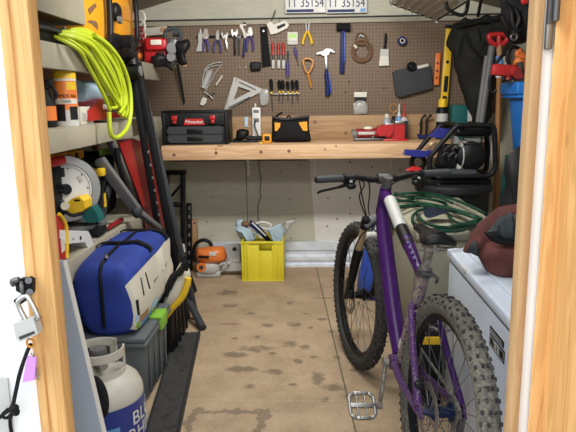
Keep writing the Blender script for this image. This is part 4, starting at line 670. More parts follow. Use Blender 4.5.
# red jug
t=th('red_jug','red oil jug with yellow edge on the low shelf beside the left jamb','jug',atx(60,262,SX-.02)); m=MB(); Q=lambda a,b,x=SX-.015:atx(a,b,x)
m.prism([Q(a,b) for a,b in [(50,262),(50,215),(58,214.5),(62,218),(65.5,226),(66.5,240),(66.5,262)]],(-.1,0,0)); pt(t,'jug_body',m,'red'); m=MB(); m.tube([Q(a,b,SX-.01) for a,b in [(59,214),(63,219),(66,226),(67,240),(67,258)]],.008,8,sm=3); pt(t,'edge',m,'yellow'); m=MB(); m.prism([Q(a,b,SX-.013) for a,b in [(60.5,233),(64,231),(65.5,250),(62,253)]],(-.01,0,0)); pt(t,'label',m,'offwhite')
t=th('red_screwdriver','red-handled screwdriver lying on the low shelf behind the saw base','screwdriver',atx(115,226,-1.06)); m=MB(); p=atx(107,226,-1.06);q=atx(122,225,-1.06); p.z=q.z=S4+.018; m.tube([p,p+(q-p)*.3,q],[.008,.014,.013],10); pt(t,'handle',m,'dkred'); m=MB(); m.cyl(p,p-(q-p)*.5,.005,n=8); pt(t,'shaft',m,'dksteel')
# blue duffel
def sect(y,cx,zb,w,h,n=28,e=.55,tilt=0):
    o=[]
    for j in range(n):
        a=2*PI*j/n; ca,sa=math.cos(a),math.sin(a); x=math.copysign(abs(ca)**e,ca)*w/2; z=math.copysign(abs(sa)**e,sa)*h/2
        o.append(V((cx+x+tilt*z,y,zb+h/2+z)))
    return o
t=th('duffel_bag','large blue duffel bag with black zip lying on the grey tote','duffel bag',(-.85,2.9,.36))
BS=[(y_,x_,z_-.02,w_,h_+.012) for y_,x_,z_,w_,h_ in [(2.425,-.895,.375,.16,.20),(2.435,-.895,.36,.225,.26),(2.47,-.895,.347,.265,.30),(2.6,-.895,.347,.285,.315),(2.75,-.90,.35,.295,.315),(2.9,-.905,.355,.295,.305),(3.05,-.91,.37,.285,.29),(3.18,-.91,.39,.26,.25),(3.22,-.91,.41,.21,.2)]]
m=MB(); rs=[]
for i,(y,cx,zb,w,h) in enumerate(BS): rs.append(sect(y,cx,zb,w,h,32,.48,-.1))
R2=[]; 
for j in range(32): R2.append(cat([r[j] for r in rs],4))
rs=[[R2[j][k] for j in range(32)] for k in range(len(R2[0]))]
for r in rs:
    for j in range(32): r[j]=r[j]+V((1,0,1))*(noise.noise(r[j]*7)*.016+noise.noise(r[j]*19)*.006)
m.rings(rs); b=pt(t,'bag_body',m,'bluecloth',smooth=1.5)
def on(k,j,o=.004):
    r=rs[k]; c_=sum(r,V((0,0,0)))/32; d=(r[j%32]-c_).normalized(); return r[j%32]+d*o
NK=len(rs)
m=MB(); strip=[]
top=[on(k,8,.004) for k in range(5,NK-3)]; front=[rs[1][j]+V((0,-.016,0)) for j in (25,26)]
zl=[V((rs[0][8].x+.005,rs[0][0].y-.012,z)) for z in (.37,.44,.52,.58)]+[on(2,8,.006)+V((0,-.004,.004))]+top
m.tube(zl,.0075,8,flat=1); z_=pt(t,'zip',m,'black',smooth=1.2)
m=MB(); p=zl[9]; m.box(p+V((.006,-.01,.01)),(.014,.03,.008),(.3,0,.4),.003); pt(z_,'zip_pull',m,'steel')
for kk,(ja,jb) in ((16,(3,17)),(26,(2,14))):
    m=MB(); pts=[on(kk,j,.008) for j in range(ja,jb)]
    def rib(pts,wd):
        vs=[]; 
        for p in pts: vs+= [p+V((0,-wd/2,0)),p+V((0,wd/2,0))]
        n=len(pts); vs2=[v+V((.002,0,.006)) for v in vs]
        m.add(vs+vs2,[[2*i,2*i+1,2*i+3,2*i+2] for i in range(n-1)]+[[2*n+2*i,2*n+2*i+2,2*n+2*i+3,2*n+2*i+1] for i in range(n-1)]+[[2*i,2*i+2,2*n+2*i+2,2*n+2*i] for i in range(n-1)]+[[2*i+1,2*n+2*i+1,2*n+2*i+3,2*i+3] for i in range(n-1)])
    rib(pts,.034); pt(t,'carry_strap',m,'blackmat',smooth=1.2)
# printed white side panel on the right flank, with dark scribbled artwork
m=MB(); ks=list(range(3,NK-4)); js=[29,30,31,32,33,34,35,36]
vs=[]; 
for k in ks:
    for j in js: vs.append(on(k,j-2,.003))
w=len(js); m.add(vs,[[a*w+b,a*w+b+1,(a+1)*w+b+1,(a+1)*w+b] for a in range(len(ks)-1) for b in range(w-1)]); pn=pt(t,'printed_panel',m,'print',smooth=1.5)
def mark(k0,j0,k1,j1,r_,mt,nm):
    m=MB(); m.tube([on(k0,j0,.004),on(round((k0+k1)/2),round((j0+j1)/2),.005),on(k1,j1,.004)],r_,6,sm=3,flat=.4); pt(pn,nm,m,mt)
for k in range(15,NK-8,2): mark(k,33-(k%2),k+(k%3==0),31+(k*5)%2,.003+.002*(k%2),'black','artwork_stroke')
for k in (10,12): mark(k,33,k,32,.004,'black','artwork_stroke')
def pp(k0,k1,j0,j1,mt):
    m=MB(); vs=[on(k,j,.0045) for k in range(k0,k1+1) for j in range(j0,j1+1)]; w=j1-j0+1
    m.add(vs,[[a*w+b,a*w+b+1,(a+1)*w+b+1,(a+1)*w+b] for a in range(k1-k0) for b in range(w-1)]); pt(pn,'artwork_patch',m,mt,smooth=1.5)
pp(3,5,29,30,'offwhite'); pp(5,8,28,30,'latchgreen'); pp(4,6,30,31,'tape'); pp(7,11,30,31,'tan'); pp(9,13,28,30,'sky'); pp(12,16,30,31,'tape'); pp(14,19,29,30,'paleblue'); pp(16,20,28,29,'navy'); pp(5,7,31,32,'char')
# sparkly dark blue bag beneath shelf
m=MB(); m.b2((-1.47,2.2,.0),(-1.13,3.1,.53),.07,3); solo('dark_blue_bag','dark blue speckled bag pushed under the low shelf behind the duffel','bag',m,'spark')
# totes
def tote(name,label,y0,y1,x0,x1,h,mt,lt,clip):
    t=th(name,label,'storage tote',((x0+x1)/2,(y0+y1)/2,0))
    m=MB(); m.box(((x0+x1)/2,(y0+y1)/2,h/2-.01),(x1-x0-.03,y1-y0-.03,h-.02),None,.02,3,.93); pt(t,'tub',m,mt)
    m=MB(); m.b2((x0,y0,h-.045),(x1,y1,h-.025),.008); m.b2((x0+.004,y0+.004,h-.025),(x1-.004,y1-.004,h),.01); pt(t,'lid',m,lt)
    m=MB(); 
    for k in range(4): y=y0+(y1-y0)*(.2+.2*k); m.b2((x1-.019,y-.008,.03),(x1-.012,y+.008,h-.05),.003)
    pt(t,'side_rib',m,mt)
    if clip:
        m=MB(); yc=y0+(y1-y0)*.62; m.b2((x1-.012,yc-.05,h-.06),(x1+.012,yc+.05,h+.01),.008,3); m.b2((x1-.05,yc-.06,h),(x1+.01,yc+.06,h+.012),.005); pt(t,'handle_latch',m,clip)
tote('storage_tote','grey plastic storage tote with lime latch, under the blue duffel',2.41,2.88,-1.12,-.72,.325,'totegrey','totegrey','latchgreen')
tote('storage_tote','black plastic storage tote standing behind the grey tote',2.92,3.36,-1.12,-.715,.325,'black','black',None)
# white bag with yellow edge beside the duffel
t=th('life_vest','white padded bag with dark strap and yellow edge squeezed behind the duffel','bag',at(175,300,2.98))
Y0=3.25; m=MB(); O=px([(158,314),(166,296),(173,275),(181,262),(189,268),(191,278),(186,291),(178,302),(168,313),(160,318)],2.98); m.pillow([p for p in O],.07,k=5,nz=.01); pt(t,'pad',m,'print')
m=MB(); m.tube([at(a,b,2.93) for a,b in [(164,318),(172,308),(182,297),(187,285),(188,278)]],.018,8,sm=4); pt(t,'edge',m,'yellow'); m=MB(); m.tube([at(a,b,2.9) for a,b in [(166,296),(170,284),(175,275),(180,272),(184,262)]],[.012,.02,.018,.012],8,sm=4); pt(t,'strap',m,'char'); m=MB(); m.tube([at(a,b,2.92) for a,b in [(183,257),(186,264),(185,270)]],.016,8,sm=3); pt(t,'buckle',m,'black')
m=MB(); m.prism(px([(170,242),(181,245),(182,253),(173,256),(169,250)],3.5),(0,.1,-.02)); m.m=1; m.prism(px([(171,241.5),(178,243),(178,244.5),(171,243)],3.49),(0,.05,0)); solo('white_carton','small white carton with red edge tucked behind the far end of the duffel','carton',m,['white','labelorange'])
# propane tank
c=V((at(101,390,2.06).x,2.06,0)); r=.155
t=th('propane_tank','white gas cylinder with blue printed sleeve standing beside the grey tote','gas cylinder',c)
m=MB(); m.lathe([(.1,0),(.105,.03),(.12,.035),(r*.97,.06),(r,.09),(r,.26),(r*.985,.28),(r*.9,.31),(r*.7,.337),(r*.35,.353),(.03,.357)],c,n=40); pt(t,'vessel',m,'tank')
vw=math.atan2(-c.y,-c.x)
s=pt(t,'sleeve',patch(c,r+.0015,vw-2.2,vw+2.2,.06,.252,40),'sleeve',label='blue printed sleeve')
pt(s,'sleeve_band',patch(c,r+.0022,vw-1.4,vw+.35,.06,.185,24),'sky')
bd=lambda z,a:(lambda v:c+V(((r+.004+v.z)*math.cos(a+v.x/r),(r+.004+v.z)*math.sin(a+v.x/r),z+v.y)))
text(s,'lettering','BLUE',.075,None,'white',bend=bd(.19,vw+1.22)); text(s,'lettering','RHINO',.07,None,'white',bend=bd(.13,vw+1.25))
m=MB(); n=40; hr=.092
def collar(a0,a1,z0,z1):
    r0,r1=hr-.004,hr+.004; k=max(3,int((a1-a0)/.12)); rs=[]
    for i in range(k+1):
        a=a0+(a1-a0)*i/k; rs.append([c+V((q*math.cos(a),q*math.sin(a),z)) for q,z in ((r0,z0),(r1,z0),(r1,z1),(r0,z1))])
    m.rings(rs)
for off in (vw+.45,vw+PI+.3):
    A,B=off-1.15,off+1.15
    collar(A,A+.32,.325,.435); collar(B-.32,B,.325,.435); collar(A,B,.408,.438); collar(A,B,.325,.36)
pt(t,'collar',m,'tank')
m=MB(); v=c+V((0,0,.355)); m.cyl(v,v+V((0,0,.05)),.02,n=14); m.cyl(v+V((0,0,.035)),v+V((.04,-.06,.035)),.016,n=12); pt(t,'valve',m,'steel'); m=MB(); m.lathe([(.01,.05),(.03,.055),(.034,.065),(.03,.08),(.01,.082)],v,n=12); pt(t,'valve_knob',m,'grey')
# dark oval paddle
t=th('paddle','dark grey oval paddle standing between the pale plank and the gas cylinder','paddle',V((-.60,1.84,0)))
q=at(98.5,397,1.84); m=MB(); m.sph(q,(.034,.012,.078),16,rot=(.0,-.12,0)); b=pt(t,'blade',m,'char'); m=MB(); m.tube([q+V((-.0,.01,-.05)),V((q.x-.03,1.86,0))],.012,10); pt(t,'shaft',m,'black')
# leaning pale plank
m=MB(); a=at(62.5,262,1.45); b=at(102,432,1.45); d=(b-a); k=(0-a.z)/d.z; e=a+d*k; w=V((-.2,0,0)); m.prism([a,e,e+w,a+w],(0,.022,0)); m.m=1; n_=d.normalized(); m.prism([a,e,e+V((.0025,0,0)),a+V((.0025,0,0))],(0,.022,0)); solo('plank','pale grey-blue plank leaning just inside the left door jamb','plank',m,['panelblue','white'])
# rubber mat
A=[atz(*p,0) for p in ((175,337),(200.5,335.5),(180,434),(145.5,434))]; d2=A[2]-A[1]; d3=A[3]-A[0]; A[2]=A[1]+d2*1.6; A[3]=A[0]+d3*1.6
t=th('rubber_mat','long narrow black rubber strip mat on the floor beside the totes','mat',(A[0]+A[2])/2)
m=MB(); m.prism([p+V((0,0,.001)) for p in A],(0,0,.022)); pt(t,'mat_body',m,'mat'); m=MB()
u=(A[1]-A[0])
for k in range(7):
    f=.1+.8*k/6; m.beam(A[0]+(A[1]-A[0])*f+V((0,0,.023)),A[3]+(A[2]-A[3])*f+V((0,0,.023)),.008,.004,bev=.0015)
pt(t,'tread',m,'mat'); m=MB(); m.beam(A[1]+V((-.008,0,.024)),A[2]+V((-.008,0,.024)),.012,.006,bev=.002); m.beam(A[0]+V((.008,0,.024)),A[3]+V((.008,0,.024)),.012,.006,bev=.002); pt(t,'edge_strip',m,'rubber')
# hasp, padlock, key
DY=1.185
t=th('hasp','black hasp latch screwed to the white wall left of the jamb','hasp',at(24,300,DY)); P=lambda a,b,y=DY:at(a,b,y)
m=MB(); m.prism(px([(15,281),(20,279),(30,277.5),(32.5,280),(33,293),(30,296),(22,294),(16,291)],1.175),(0,.014,0)); pt(t,'plate',m,'black'); m=MB(); m.tube([P(14,285,1.17),P(12.5,281,1.165),P(19,279.5,1.165)],.006,8,sm=3); m.cyl(P(28.5,280.5,1.173),P(28.5,280.5,1.168),.007,n=10); m.cyl(P(29.5,292,1.173),P(29.5,292,1.168),.007,n=10); m.torus(P(22,288,1.165),(1,.5,0),.011,.004,18,8); pt(t,'staple',m,'dksteel'); m=MB(); m.beam(P(16,303,1.165),P(25,297,1.165),.016,.012,up=(0,1,0)); pt(t,'hasp_arm',m,'black')
t=th('padlock','open silver padlock with long shackle hanging from the hasp','padlock',at(25,342,DY)); m=MB(); m.tube([P(a,b,1.16) for a,b in [(26,321),(18,304),(22,298),(28,297),(38,316),(37,318)]],.0055,10,sm=3); pt(t,'shackle',m,'chrome'); m=MB(); m.prism(px([(13,324),(33,318),(38,334),(20,342),(16,339)],1.15),(0,.024,0)); m.m=1; m.prism(px([(18.5,337),(34,331),(35,333.5),(20,340)],1.149),(0,.004,0)); pt(t,'lock_body',m,['ltgrey','dkgrey'])
t=th('key_tag','purple key tag on a small orange ring hanging below the padlock','key tag',at(29,383,DY)); m=MB(); m.prism(px([(27,357),(36,358),(34.5,380),(22.5,382.5)],1.16),(0,.006,0)); pt(t,'tag',m,'pink'); m=MB(); m.torus(P(30.5,343,1.165),(0.2,1,0),.009,.0025,18,6); pt(t,'ring',m,'amber'); m=MB()
for k in range(8): m.torus(P(33+k*.7,354+k*3.4,1.165),(k%2,1-k%2,.4),.0035,.001,10,5)
pt(t,'chain',m,'steel')
t=th('knotted_lanyard','knotted black cord hanging from the padlock ring down the white wall','cord',at(15,430,DY)); m=MB(); m.tube([P(a,b,1.172) for a,b in [(31,344),(27,352),(20,372),(16,390),(13,405)]],.0042,8,sm=4); m.tube([P(a,b,1.168) for a,b in [(30,346),(24,362),(19,380),(14,404)]],.003,8,sm=4); pt(t,'lanyard',m,'blackmat'); m=MB(); m.sph(P(14,408,1.165),(.011,.009,.009),10); m.sph(P(16,412,1.165),(.008,.008,.009),10); pt(t,'knot',m,'blackmat'); m=MB(); m.tube([P(a,b,1.17) for a,b in [(13,409),(5,413),(-3,420)]],.004,8,sm=3); m.tube([P(a,b,1.17) for a,b in [(14,411),(10,420),(12,436)]],.004,8,sm=3); m.tube([P(a,b,1.17) for a,b in [(14,410),(7,418),(2,415),(8,409)]],.0035,8,sm=3); pt(t,'loose_end',m,'blackmat')
# ================================================================== REAR FLOOR
Y0=4.29; x0,x1=-.53,-.217; y1=4.58; H=at(262,241.5,Y0).z
t=th('yellow_crate','yellow plastic crate full of odds and ends standing on the floor at the back','crate',((x0+x1)/2,(Y0+y1)/2,0))
a=at(259,251,Y0);b=at(271.5,245,Y0)
m=MB()
for lo,hi in [((x0,Y0,0),(a.x,Y0+.012,H)),((b.x,Y0,0),(x1,Y0+.012,H)),((a.x,Y0,0),(b.x,Y0+.012,a.z)),((a.x,Y0,b.z),(b.x,Y0+.012,H))]: m.b2(lo,hi,.002)
pt(t,'front_panel',m,'crateyellow')
m=MB(); m.b2((x0,y1-.012,0),(x1,y1,H)); pt(t,'back_panel',m,'crateyellow'); m=MB(); m.b2((x0,Y0,0),(x0+.012,y1,H)); pt(t,'side_panel',m,'crateyellow'); m=MB(); m.b2((x1-.012,Y0,0),(x1,y1,H)); pt(t,'side_panel',m,'crateyellow'); m=MB(); m.b2((x0,Y0,0.004),(x1,y1,.016)); pt(t,'base',m,'crateyellow')
m=MB()
for f in (.03,.1,.16,.82,.89,.965): m.b2((x0+(x1-x0)*f-.007,Y0-.012,.01),(x0+(x1-x0)*f+.007,Y0,H-.004),.003)
m.b2((x0-.004,Y0-.013,H-.014),(x1+.004,Y0,H+.002),.003); m.b2((x0-.002,Y0-.012,.0),(x1+.002,Y0,.012),.003); pt(t,'front_rib',m,'crateyellow')
m=MB(); m.pillow(px([(234,228),(242,225),(252,229),(256,240),(250,245),(240,243),(235,238)],4.42),.06,k=7,nz=.035,seed=3,sub=1,wr=.04,wf=50); m.pillow(px([(237,221),(241,219),(244,224),(240,228),(236,225)],4.42),.03,k=4,nz=.015); solo('blue_rag','crumpled pale blue rag spilling over the left of the yellow crate','rag',m,'paleblue',smooth=.5)
m=MB(); m.pillow(px([(266,230),(274,226),(281,224),(284,232),(283,240),(278,246),(271,241)],4.38),.02,k=6,nz=.015,seed=8,sub=1,wr=.015,wf=50); solo('blue_sheet','flat pale blue sheet sticking out of the right of the yellow crate','sheet',m,'paleblue')
t=th('squeegee','blue and black tool handle slanting out of the yellow crate','tool',at(262,240,4.45)); m=MB(); m.beam(at(249,222,4.42),at(261,231,4.42),.04,.03,up=(0,1,0)); pt(t,'blue_grip',m,'navy'); m=MB(); m.beam(at(260,230,4.42),at(271,243,4.44),.035,.02,up=(0,1,0)); pt(t,'bar',m,'black'); m=MB(); m.beam(at(252,222.5,4.40),at(266,236,4.40),.01,.01,up=(0,1,0)); pt(t,'edge',m,'white'); m=MB(); m.pillow(px([(241,222),(246,220),(250,223),(248,226),(242,226)],4.4),.03,k=4,nz=.01); pt(t,'head',m,'brown')
m=MB(); m.tube([at(a,b,4.46) for a,b in [(255,224),(263,222),(271,225),(268,229),(258,227)]],.008,8,sm=3); m.tube([at(a,b,4.44) for a,b in [(250,240),(254,232),(262,238)]],.012,8,sm=3); solo('white_loop','white looped plastic strap standing in the yellow crate','strap',m,'white')
m=MB(); m.pillow(px([(279,228),(286,220),(297,217),(298,219),(291,226),(285,233),(280,233)],4.5),.04,k=7,nz=.03,seed=5,sub=1,wr=.03,wf=70); solo('clear_bag','crumpled clear plastic bag poking up from the right of the yellow crate','bag',m,'frost')
# chainsaw
Y0=4.42; P=lambda a,b,y=4.42:at(a,b,y)
t=th('chainsaw','orange and grey chainsaw standing on the floor left of the yellow crate','chainsaw',V((P(212,270).x,Y0,0)))
m=MB(); m.pillow(px([(196,250),(200,247.5),(222,246),(226,252),(227,258),(222,262),(205,262.5),(196,259)],Y0),.08,k=6,sub=2); b=pt(t,'engine_cover',m,'labelorange',smooth=1.2); m=MB(); m.b2(P(209,256,Y0-.085),P(216,252,Y0-.085)+V((0,.02,0)),.002); pt(b,'label',m,'offwhite')
m=MB(); m.pillow(px([(197,261),(208,259.5),(218,261),(222,266),(219,273.5),(205,274.5),(198,272),(196,266)],Y0),.07,k=5,sub=2); m.b2((P(197,270).x,Y0-.05,0.0),(P(221,270).x,Y0+.09,.05),.015); pt(t,'crankcase',m,'ltgrey',smooth=1.2)
m=MB(); c=P(201.5,267,Y0-.06); m.cyl(c+V((0,.04,0)),c+V((0,-.01,0)),.036,n=22); m.m=1; m.cyl(c+V((0,-.01,0)),c+V((0,-.016,0)),.016,n=14); pt(t,'starter_cover',m,['labelorange','dkgrey']); m=MB(); m.beam(P(198,256.5,Y0-.09),P(209,257,Y0-.09),.014,.02,up=(0,1,0)); pt(t,'trigger_grip',m,'black')
m=MB(); m.tube([P(a,b,Y0+.02) for a,b in [(195,262),(193.5,253),(196,244),(203,240),(209,242),(212,247)]],.014,10,sm=4); pt(t,'handle',m,'black')
m=MB(); m.prism(px([(219,263),(245,262.5),(247,266),(245,270.5),(219,271.5)],Y0),(0,.008,0)); pt(t,'guide_bar',m,'ltgrey'); m=MB(); m.tube([P(a,b,Y0+.004) for a,b in [(219,271.8),(245,270.9),(247.4,266),(245,262.2),(219,262.7)]],.006,6); pt(t,'chain',m,'dksteel'); m=MB(); m.tube([P(219,266,Y0-.04),P(223,263,Y0-.04),P(226,266,Y0-.04),P(223,269,Y0-.04)],.008,8,sm=3); m.sph(P(228.5,263,Y0-.03),(.016,.012,.016),8); pt(t,'chain_cover_nut',m,'ltgrey')
m=MB(); a=at(225.5,272,4.56);b=at(240,244,4.56); m.b2((a.x,4.55,0),(b.x,4.57,b.z),.004); m.m=1; p=at(234.5,249,4.55); m.cyl(p,p+V((0,-.004,0)),.017,n=16); m.m=2; m.b2(at(230,270,4.549),at(239,259,4.549)+V((0,.002,0)),0); solo('vent_plate','pale grey plate with a round hole standing between the chainsaw and crate','plate',m,['ltgrey','dkgrey','offwhite'])
# ================================================================== RIGHT SIDE
t=th('deck_box','beige plastic storage cabinet carrying a green hose, behind the white freezer','cabinet',(.655,3.08,0))
m=MB(); m.b2((.462,2.625,0),(.862,3.545,.70),.012); m.m=1; m.b2((.47,2.622,.655),(.855,2.63,.659),0); m.b2((.654,2.622,.02),(.657,2.63,.655),0); pt(t,'body',m,['deck','grey']); m=MB(); m.b2((.452,2.607,.70),(.868,3.56,.74),.012,3); pt(t,'lid',m,'deck')
# hose
t=th('garden_hose','dark green garden hose coiled loosely on top of the beige cabinet','hose',(.65,3.1,.74))
HS=[[(388,200),(396,195),(412,193),(432,194),(455,200),(478,210),(488,217),(478,223),(455,226),(430,230),(415,225),(413,216),(421,210),(440,208),(462,212),(482,219)],
 [(389,204),(400,201),(416,202),(440,206),(466,213),(484,221)],[(391,198),(402,201),(418,198),(434,200),(446,204),(438,208),(424,204),(410,205),(398,207)],
 [(416,213),(424,222),(440,227),(460,227),(476,221),(468,214),(450,209)],[(395,193),(408,197),(424,195),(440,198),(452,203)],[(398,208),(420,206),(448,210),(470,216),(480,222),(462,230),(440,231),(422,229)],[(447,211),(452,220),(464,224),(474,221)]]
for i,pp in enumerate(HS):
    m=MB(); pts=[]
    for j,(a,b) in enumerate(pp):
        z=.755+.014*((i+j)%3); pts.append(atz(a,b,z))
    m.tube(pts,.008,8,sm=5); pt(t,'loop',m,'green')
m=MB(); p=atz(391,203,.765); m.tube([p+V((-.03,0,.03)),p,p+V((.02,.01,-.01))],.014,10); pt(t,'fitting',m,'bronze')
m=MB(); m.pillow([atz(a,b,.772+(216-b)*.003) for a,b in [(424,212),(432,208),(446,210),(448,214),(438,217),(428,218)]],.03,k=4,nz=.02); solo('dark_glove','dark blue work glove lying among the green hose coils','glove',m,'glovenavy')
# bin + generator
BC=V((.885,3.80,0)); t=th('round_bin','large black round bin standing under the generator behind the beige cabinet','bin',BC)
zt_=.80; m=MB(); m.lathe([(.2,0),(.205,.02),(.222,zt_-.05),(.228,zt_-.045)],BC,n=40); pt(t,'body',m,'char'); m=MB(); m.lathe([(.235,zt_-.05),(.238,zt_-.02),(.23,zt_-.006),(.1,zt_),(.003,zt_)],BC,n=40); pt(t,'lid',m,'char'); m=MB(); m.tube([BC+V((-.235,-.04,zt_-.12)),BC+V((-.27,-.05,zt_-.1)),BC+V((-.27,-.09,zt_-.16)),BC+V((-.22,-.1,zt_-.16))],.01,8,sm=3); pt(t,'handle',m,'black')
t=th('generator','portable generator in a black tubular frame with blue panel on the round bin','generator',BC+V((0,0,.8)))
G0=3.66; P=lambda a,b,y=G0:at(a,b,y)
m=MB(); m.tube([P(a,b) for a,b in [(432,176),(430,170),(430,158),(436,150),(455,128),(462,125.5),(488,125.5),(494,129),(495,150),(495,168),(490,175),(478,176.5),(440,177)]],.016,10,sm=3); pt(t,'front_frame',m,'black')
m=MB(); m.tube([P(a,b,G0+.38) for a,b in [(412,172),(412,160),(420,148),(438,128),(446,125.5),(480,126),(486,130),(487,165),(482,172)]],.016,10,sm=3); pt(t,'rear_frame',m,'black')
for a,b in ((462,125.5),(488,125.5),(490,175),(435,176)): m=MB(); m.tube([P(a,b),P(a,b)+V((-.02,.36,0))],.013,8); pt(t,'cross_bar',m,'black')
m=MB(); m.b2(V((.7,3.68,.80)),V((1.09,4.02,.83)),.008); pt(t,'base_tray',m,'black')
m=MB(); m.b2(P(436,179),P(478,170)+V((0,.32,0)),.012); pt(t,'base_tank',m,'dkgrey')
m=MB(); m.prism([P(a,b,G0+.03) for a,b in [(431,137),(441,128),(453,130),(446,139)]],(0,.1,0)); m.prism([P(a,b,G0+.03) for a,b in [(404,155),(406,150),(432,151),(432,157),(416,157)]],(0,.06,0)); pt(t,'blue_panel',m,'frameblue',label='blue front panel')
m=MB(); m.pillow(px([(429,143),(434,141),(435,145),(430,147)],G0+.05),.012,k=4,nz=.01); pt(t,'brass_fitting',m,'bronze'); m=MB(); m.pillow(px([(419,150),(427,149.5),(427,153),(419,152.5)],G0+.05),.01,k=4,nz=.008); pt(t,'warning_label',m,'bronze')
c=P(471,156,G0+.06); m=MB(); m.lathe([(.02,-.05),(.05,-.045),(.085,-.025),(.09,0),(.09,.12)],c,(0,1,0),32); m.prism([c+V((-.06,-.03,.085)),c+V((0,-.04,.065)),c+V((.06,-.03,.085)),c+V((.03,-.03,.03)),c+V((-.03,-.03,.03))],(0,.05,0)); pt(t,'alternator_cover',m,'black',label='round black end cover')
m=MB(); c2=c+V((-.055,.05,0))
for k in range(5): m.lathe([(.07,0),(.1,.004),(.1,.012),(.07,.016)],c2+V((-.012*k+.02,0,0)),(1,.25,0),28)
pt(t,'cooling_fins',m,'ltgrey')
m=MB(); m.b2(P(464,147,G0+.1),P(481,137.5,G0+.1)+V((0,.06,0)),.004); pt(t,'silver_plate',m,'ltgrey'); m=MB(); m.b2(P(453,144,G0+.08),P(459,136,G0+.08)+V((0,.05,0)),.004); pt(t,'control_box',m,'ltgrey')
m=MB(); m.b2(P(456,137,G0+.05),P(493,128,G0+.05)+V((0,.26,0)),.02,3); pt(t,'fuel_tank',m,'black'); m=MB(); m.pillow(px([(436,152),(445,143),(455,146),(460,158),(458,168),(440,169),(434,163)],G0+.15),.08,k=5,nz=.03,seed=2); pt(t,'engine_block',m,'char'); m=MB()
for k in range(6): p=P(438+k*3.5,150+(k*7)%14,G0+.06); m.tube([p,p+V((.03,-.01,.03)),p+V((.05,.02,-.02))],.008,8,sm=3)
pt(t,'fuel_hose',m,'dksteel'); m=MB(); m.prism([P(a,b,G0-.05) for a,b in [(407,171),(414,167),(421,168),(424,171)]],(0,.06,0)); pt(t,'red_tag',m,'red'); m=MB(); m.torus(P(418,162,G0+.1),(0.3,1,0),.04,.014,20,8); pt(t,'wheel',m,'black')
# white chest freezer
FX=.566; ZF=.70; fy0,fy1=1.36,2.50
t=th('chest_freezer','white chest freezer with a black sticker on its side along the right wall','freezer',(.95,1.95,0))
m=MB(); m.b2((FX+.008,fy0,.03),(1.3,fy1-.01,ZF-.055),.012,3); m.m=1; m.b2((FX+.03,fy0+.02,0),(1.28,fy1-.03,.03),0); pt(t,'body',m,['fridge','black'])
m=MB(); m.b2((FX+.012,fy0+.004,ZF-.056),(1.29,fy1-.012,ZF-.046),0); pt(t,'gasket',m,'grey'); m=MB(); m.b2((FX,fy0-.003,ZF-.042),(1.305,fy1,ZF),.01,3); m.b2((FX+.06,fy0+.05,ZF),(1.25,fy1-.03,ZF+.012),.008,3); pt(t,'lid',m,'fridge'); m=MB(); p=atx(465,269,FX); m.b2((FX-.006,p.y-.02,p.z-.008),(FX+.004,p.y+.02,p.z+.006),.003); pt(t,'lid_badge',m,'white')
A=[atx(a,b,FX+.006) for a,b in [(490,325),(502,340),(503,358),(488,341)]]
ya,yb_=A[0].y,atx(502.5,350,FX).y; zt_=A[0].z; zb_=zt_-.066
zs=zt_-.02
m=MB(); m.b2((FX+.0055,yb_,zb_),(FX+.0085,ya,zs-.006),.002); m.b2((FX+.0055,yb_+.012,zs),(FX+.0085,ya,zt_),.002); s=pt(t,'sticker',m,'black',label='black sticker')
mt_=Matrix.Translation(V((FX+.005,(ya+yb_)/2,(zb_+zs)/2-.003)))@Matrix.Rotation(R(-90),4,'Z')@Matrix.Rotation(R(90),4,'X'); text(s,'lettering','YETI',.04,mt_,'white',sx=.75)
m=MB(); 
for zz in (zb_+.006,zs-.012): m.b2((FX+.005,yb_+.006,zz-.0012),(FX+.0058,ya-.006,zz+.0012),0)
for yy in (yb_+.006,ya-.006): m.b2((FX+.005,yy-.0012,zb_+.006),(FX+.0058,yy+.0012,zs-.012),0)
for k in (.3,.6): m.b2((FX+.005,yb_+.025,zs+.02*k-.001),(FX+.0058,ya-.01,zs+.02*k+.001),0)
pt(s,'sticker_border',m,'ltgrey')
# jacket
t=th('jacket','maroon jacket with grey lining lying crumpled on the white freezer','jacket',(.86,2.1,ZF))
def clampz(m,z):
    for v in m.v: v.z=max(v.z,z+.004*abs(noise.noise(v*8)))
JL=lambda pts,y:px(pts,y)
m=MB(); m.pillow(JL([(483,243),(493,238),(505,236),(522,232),(545,240),(545,292),(524,292),(510,286),(498,281),(489,275),(483,264),(480,255)],2.10),.09,k=10,nz=.012,seed=4,sub=3,back=1.6,wr=.03,wf=18)
m.pillow(JL([(464,250),(466,243),(471,234),(477,227),(484,220),(493,212),(506,207),(530,205),(545,215),(545,240),(520,236),(505,226),(494,226),(486,233),(482,244),(478,256),(471,254)],2.16),.06,k=9,nz=.012,seed=14,sub=2,back=1.2,wr=.03,wf=20); clampz(m,ZF+.013); pt(t,'shell',m,'maroon',smooth=1.0)
m=MB(); m.pillow(JL([(484,231),(489,224),(496,218),(502,217),(507,213.5),(514,216),(522,213),(526,222),(526,241),(513,243),(505,239),(500,240),(493,236)],2.06),.028,k=9,nz=.022,seed=9,sub=1,wr=.03,wf=45); clampz(m,ZF+.02); pt(t,'lining',m,'greycloth',smooth=.6)
m=MB(); m.pillow(JL([(483,231),(491,234),(499,239),(506,239.5),(516,242),(526,241),(526,245),(512,245.5),(500,245),(491,240)],2.03),.012,k=5,nz=.008,sub=1); clampz(m,ZF+.02); pt(t,'black_lining',m,'blackmat',smooth=.8)
m=MB(); m.pillow(JL([(466,250.5),(470,244),(475,240),(479,244),(481,258),(474,256)],2.07),.02,k=5,nz=.008,sub=1,wr=.012,wf=40); clampz(m,ZF+.014); pt(t,'sleeve_lining',m,'greycloth',smooth=.9)
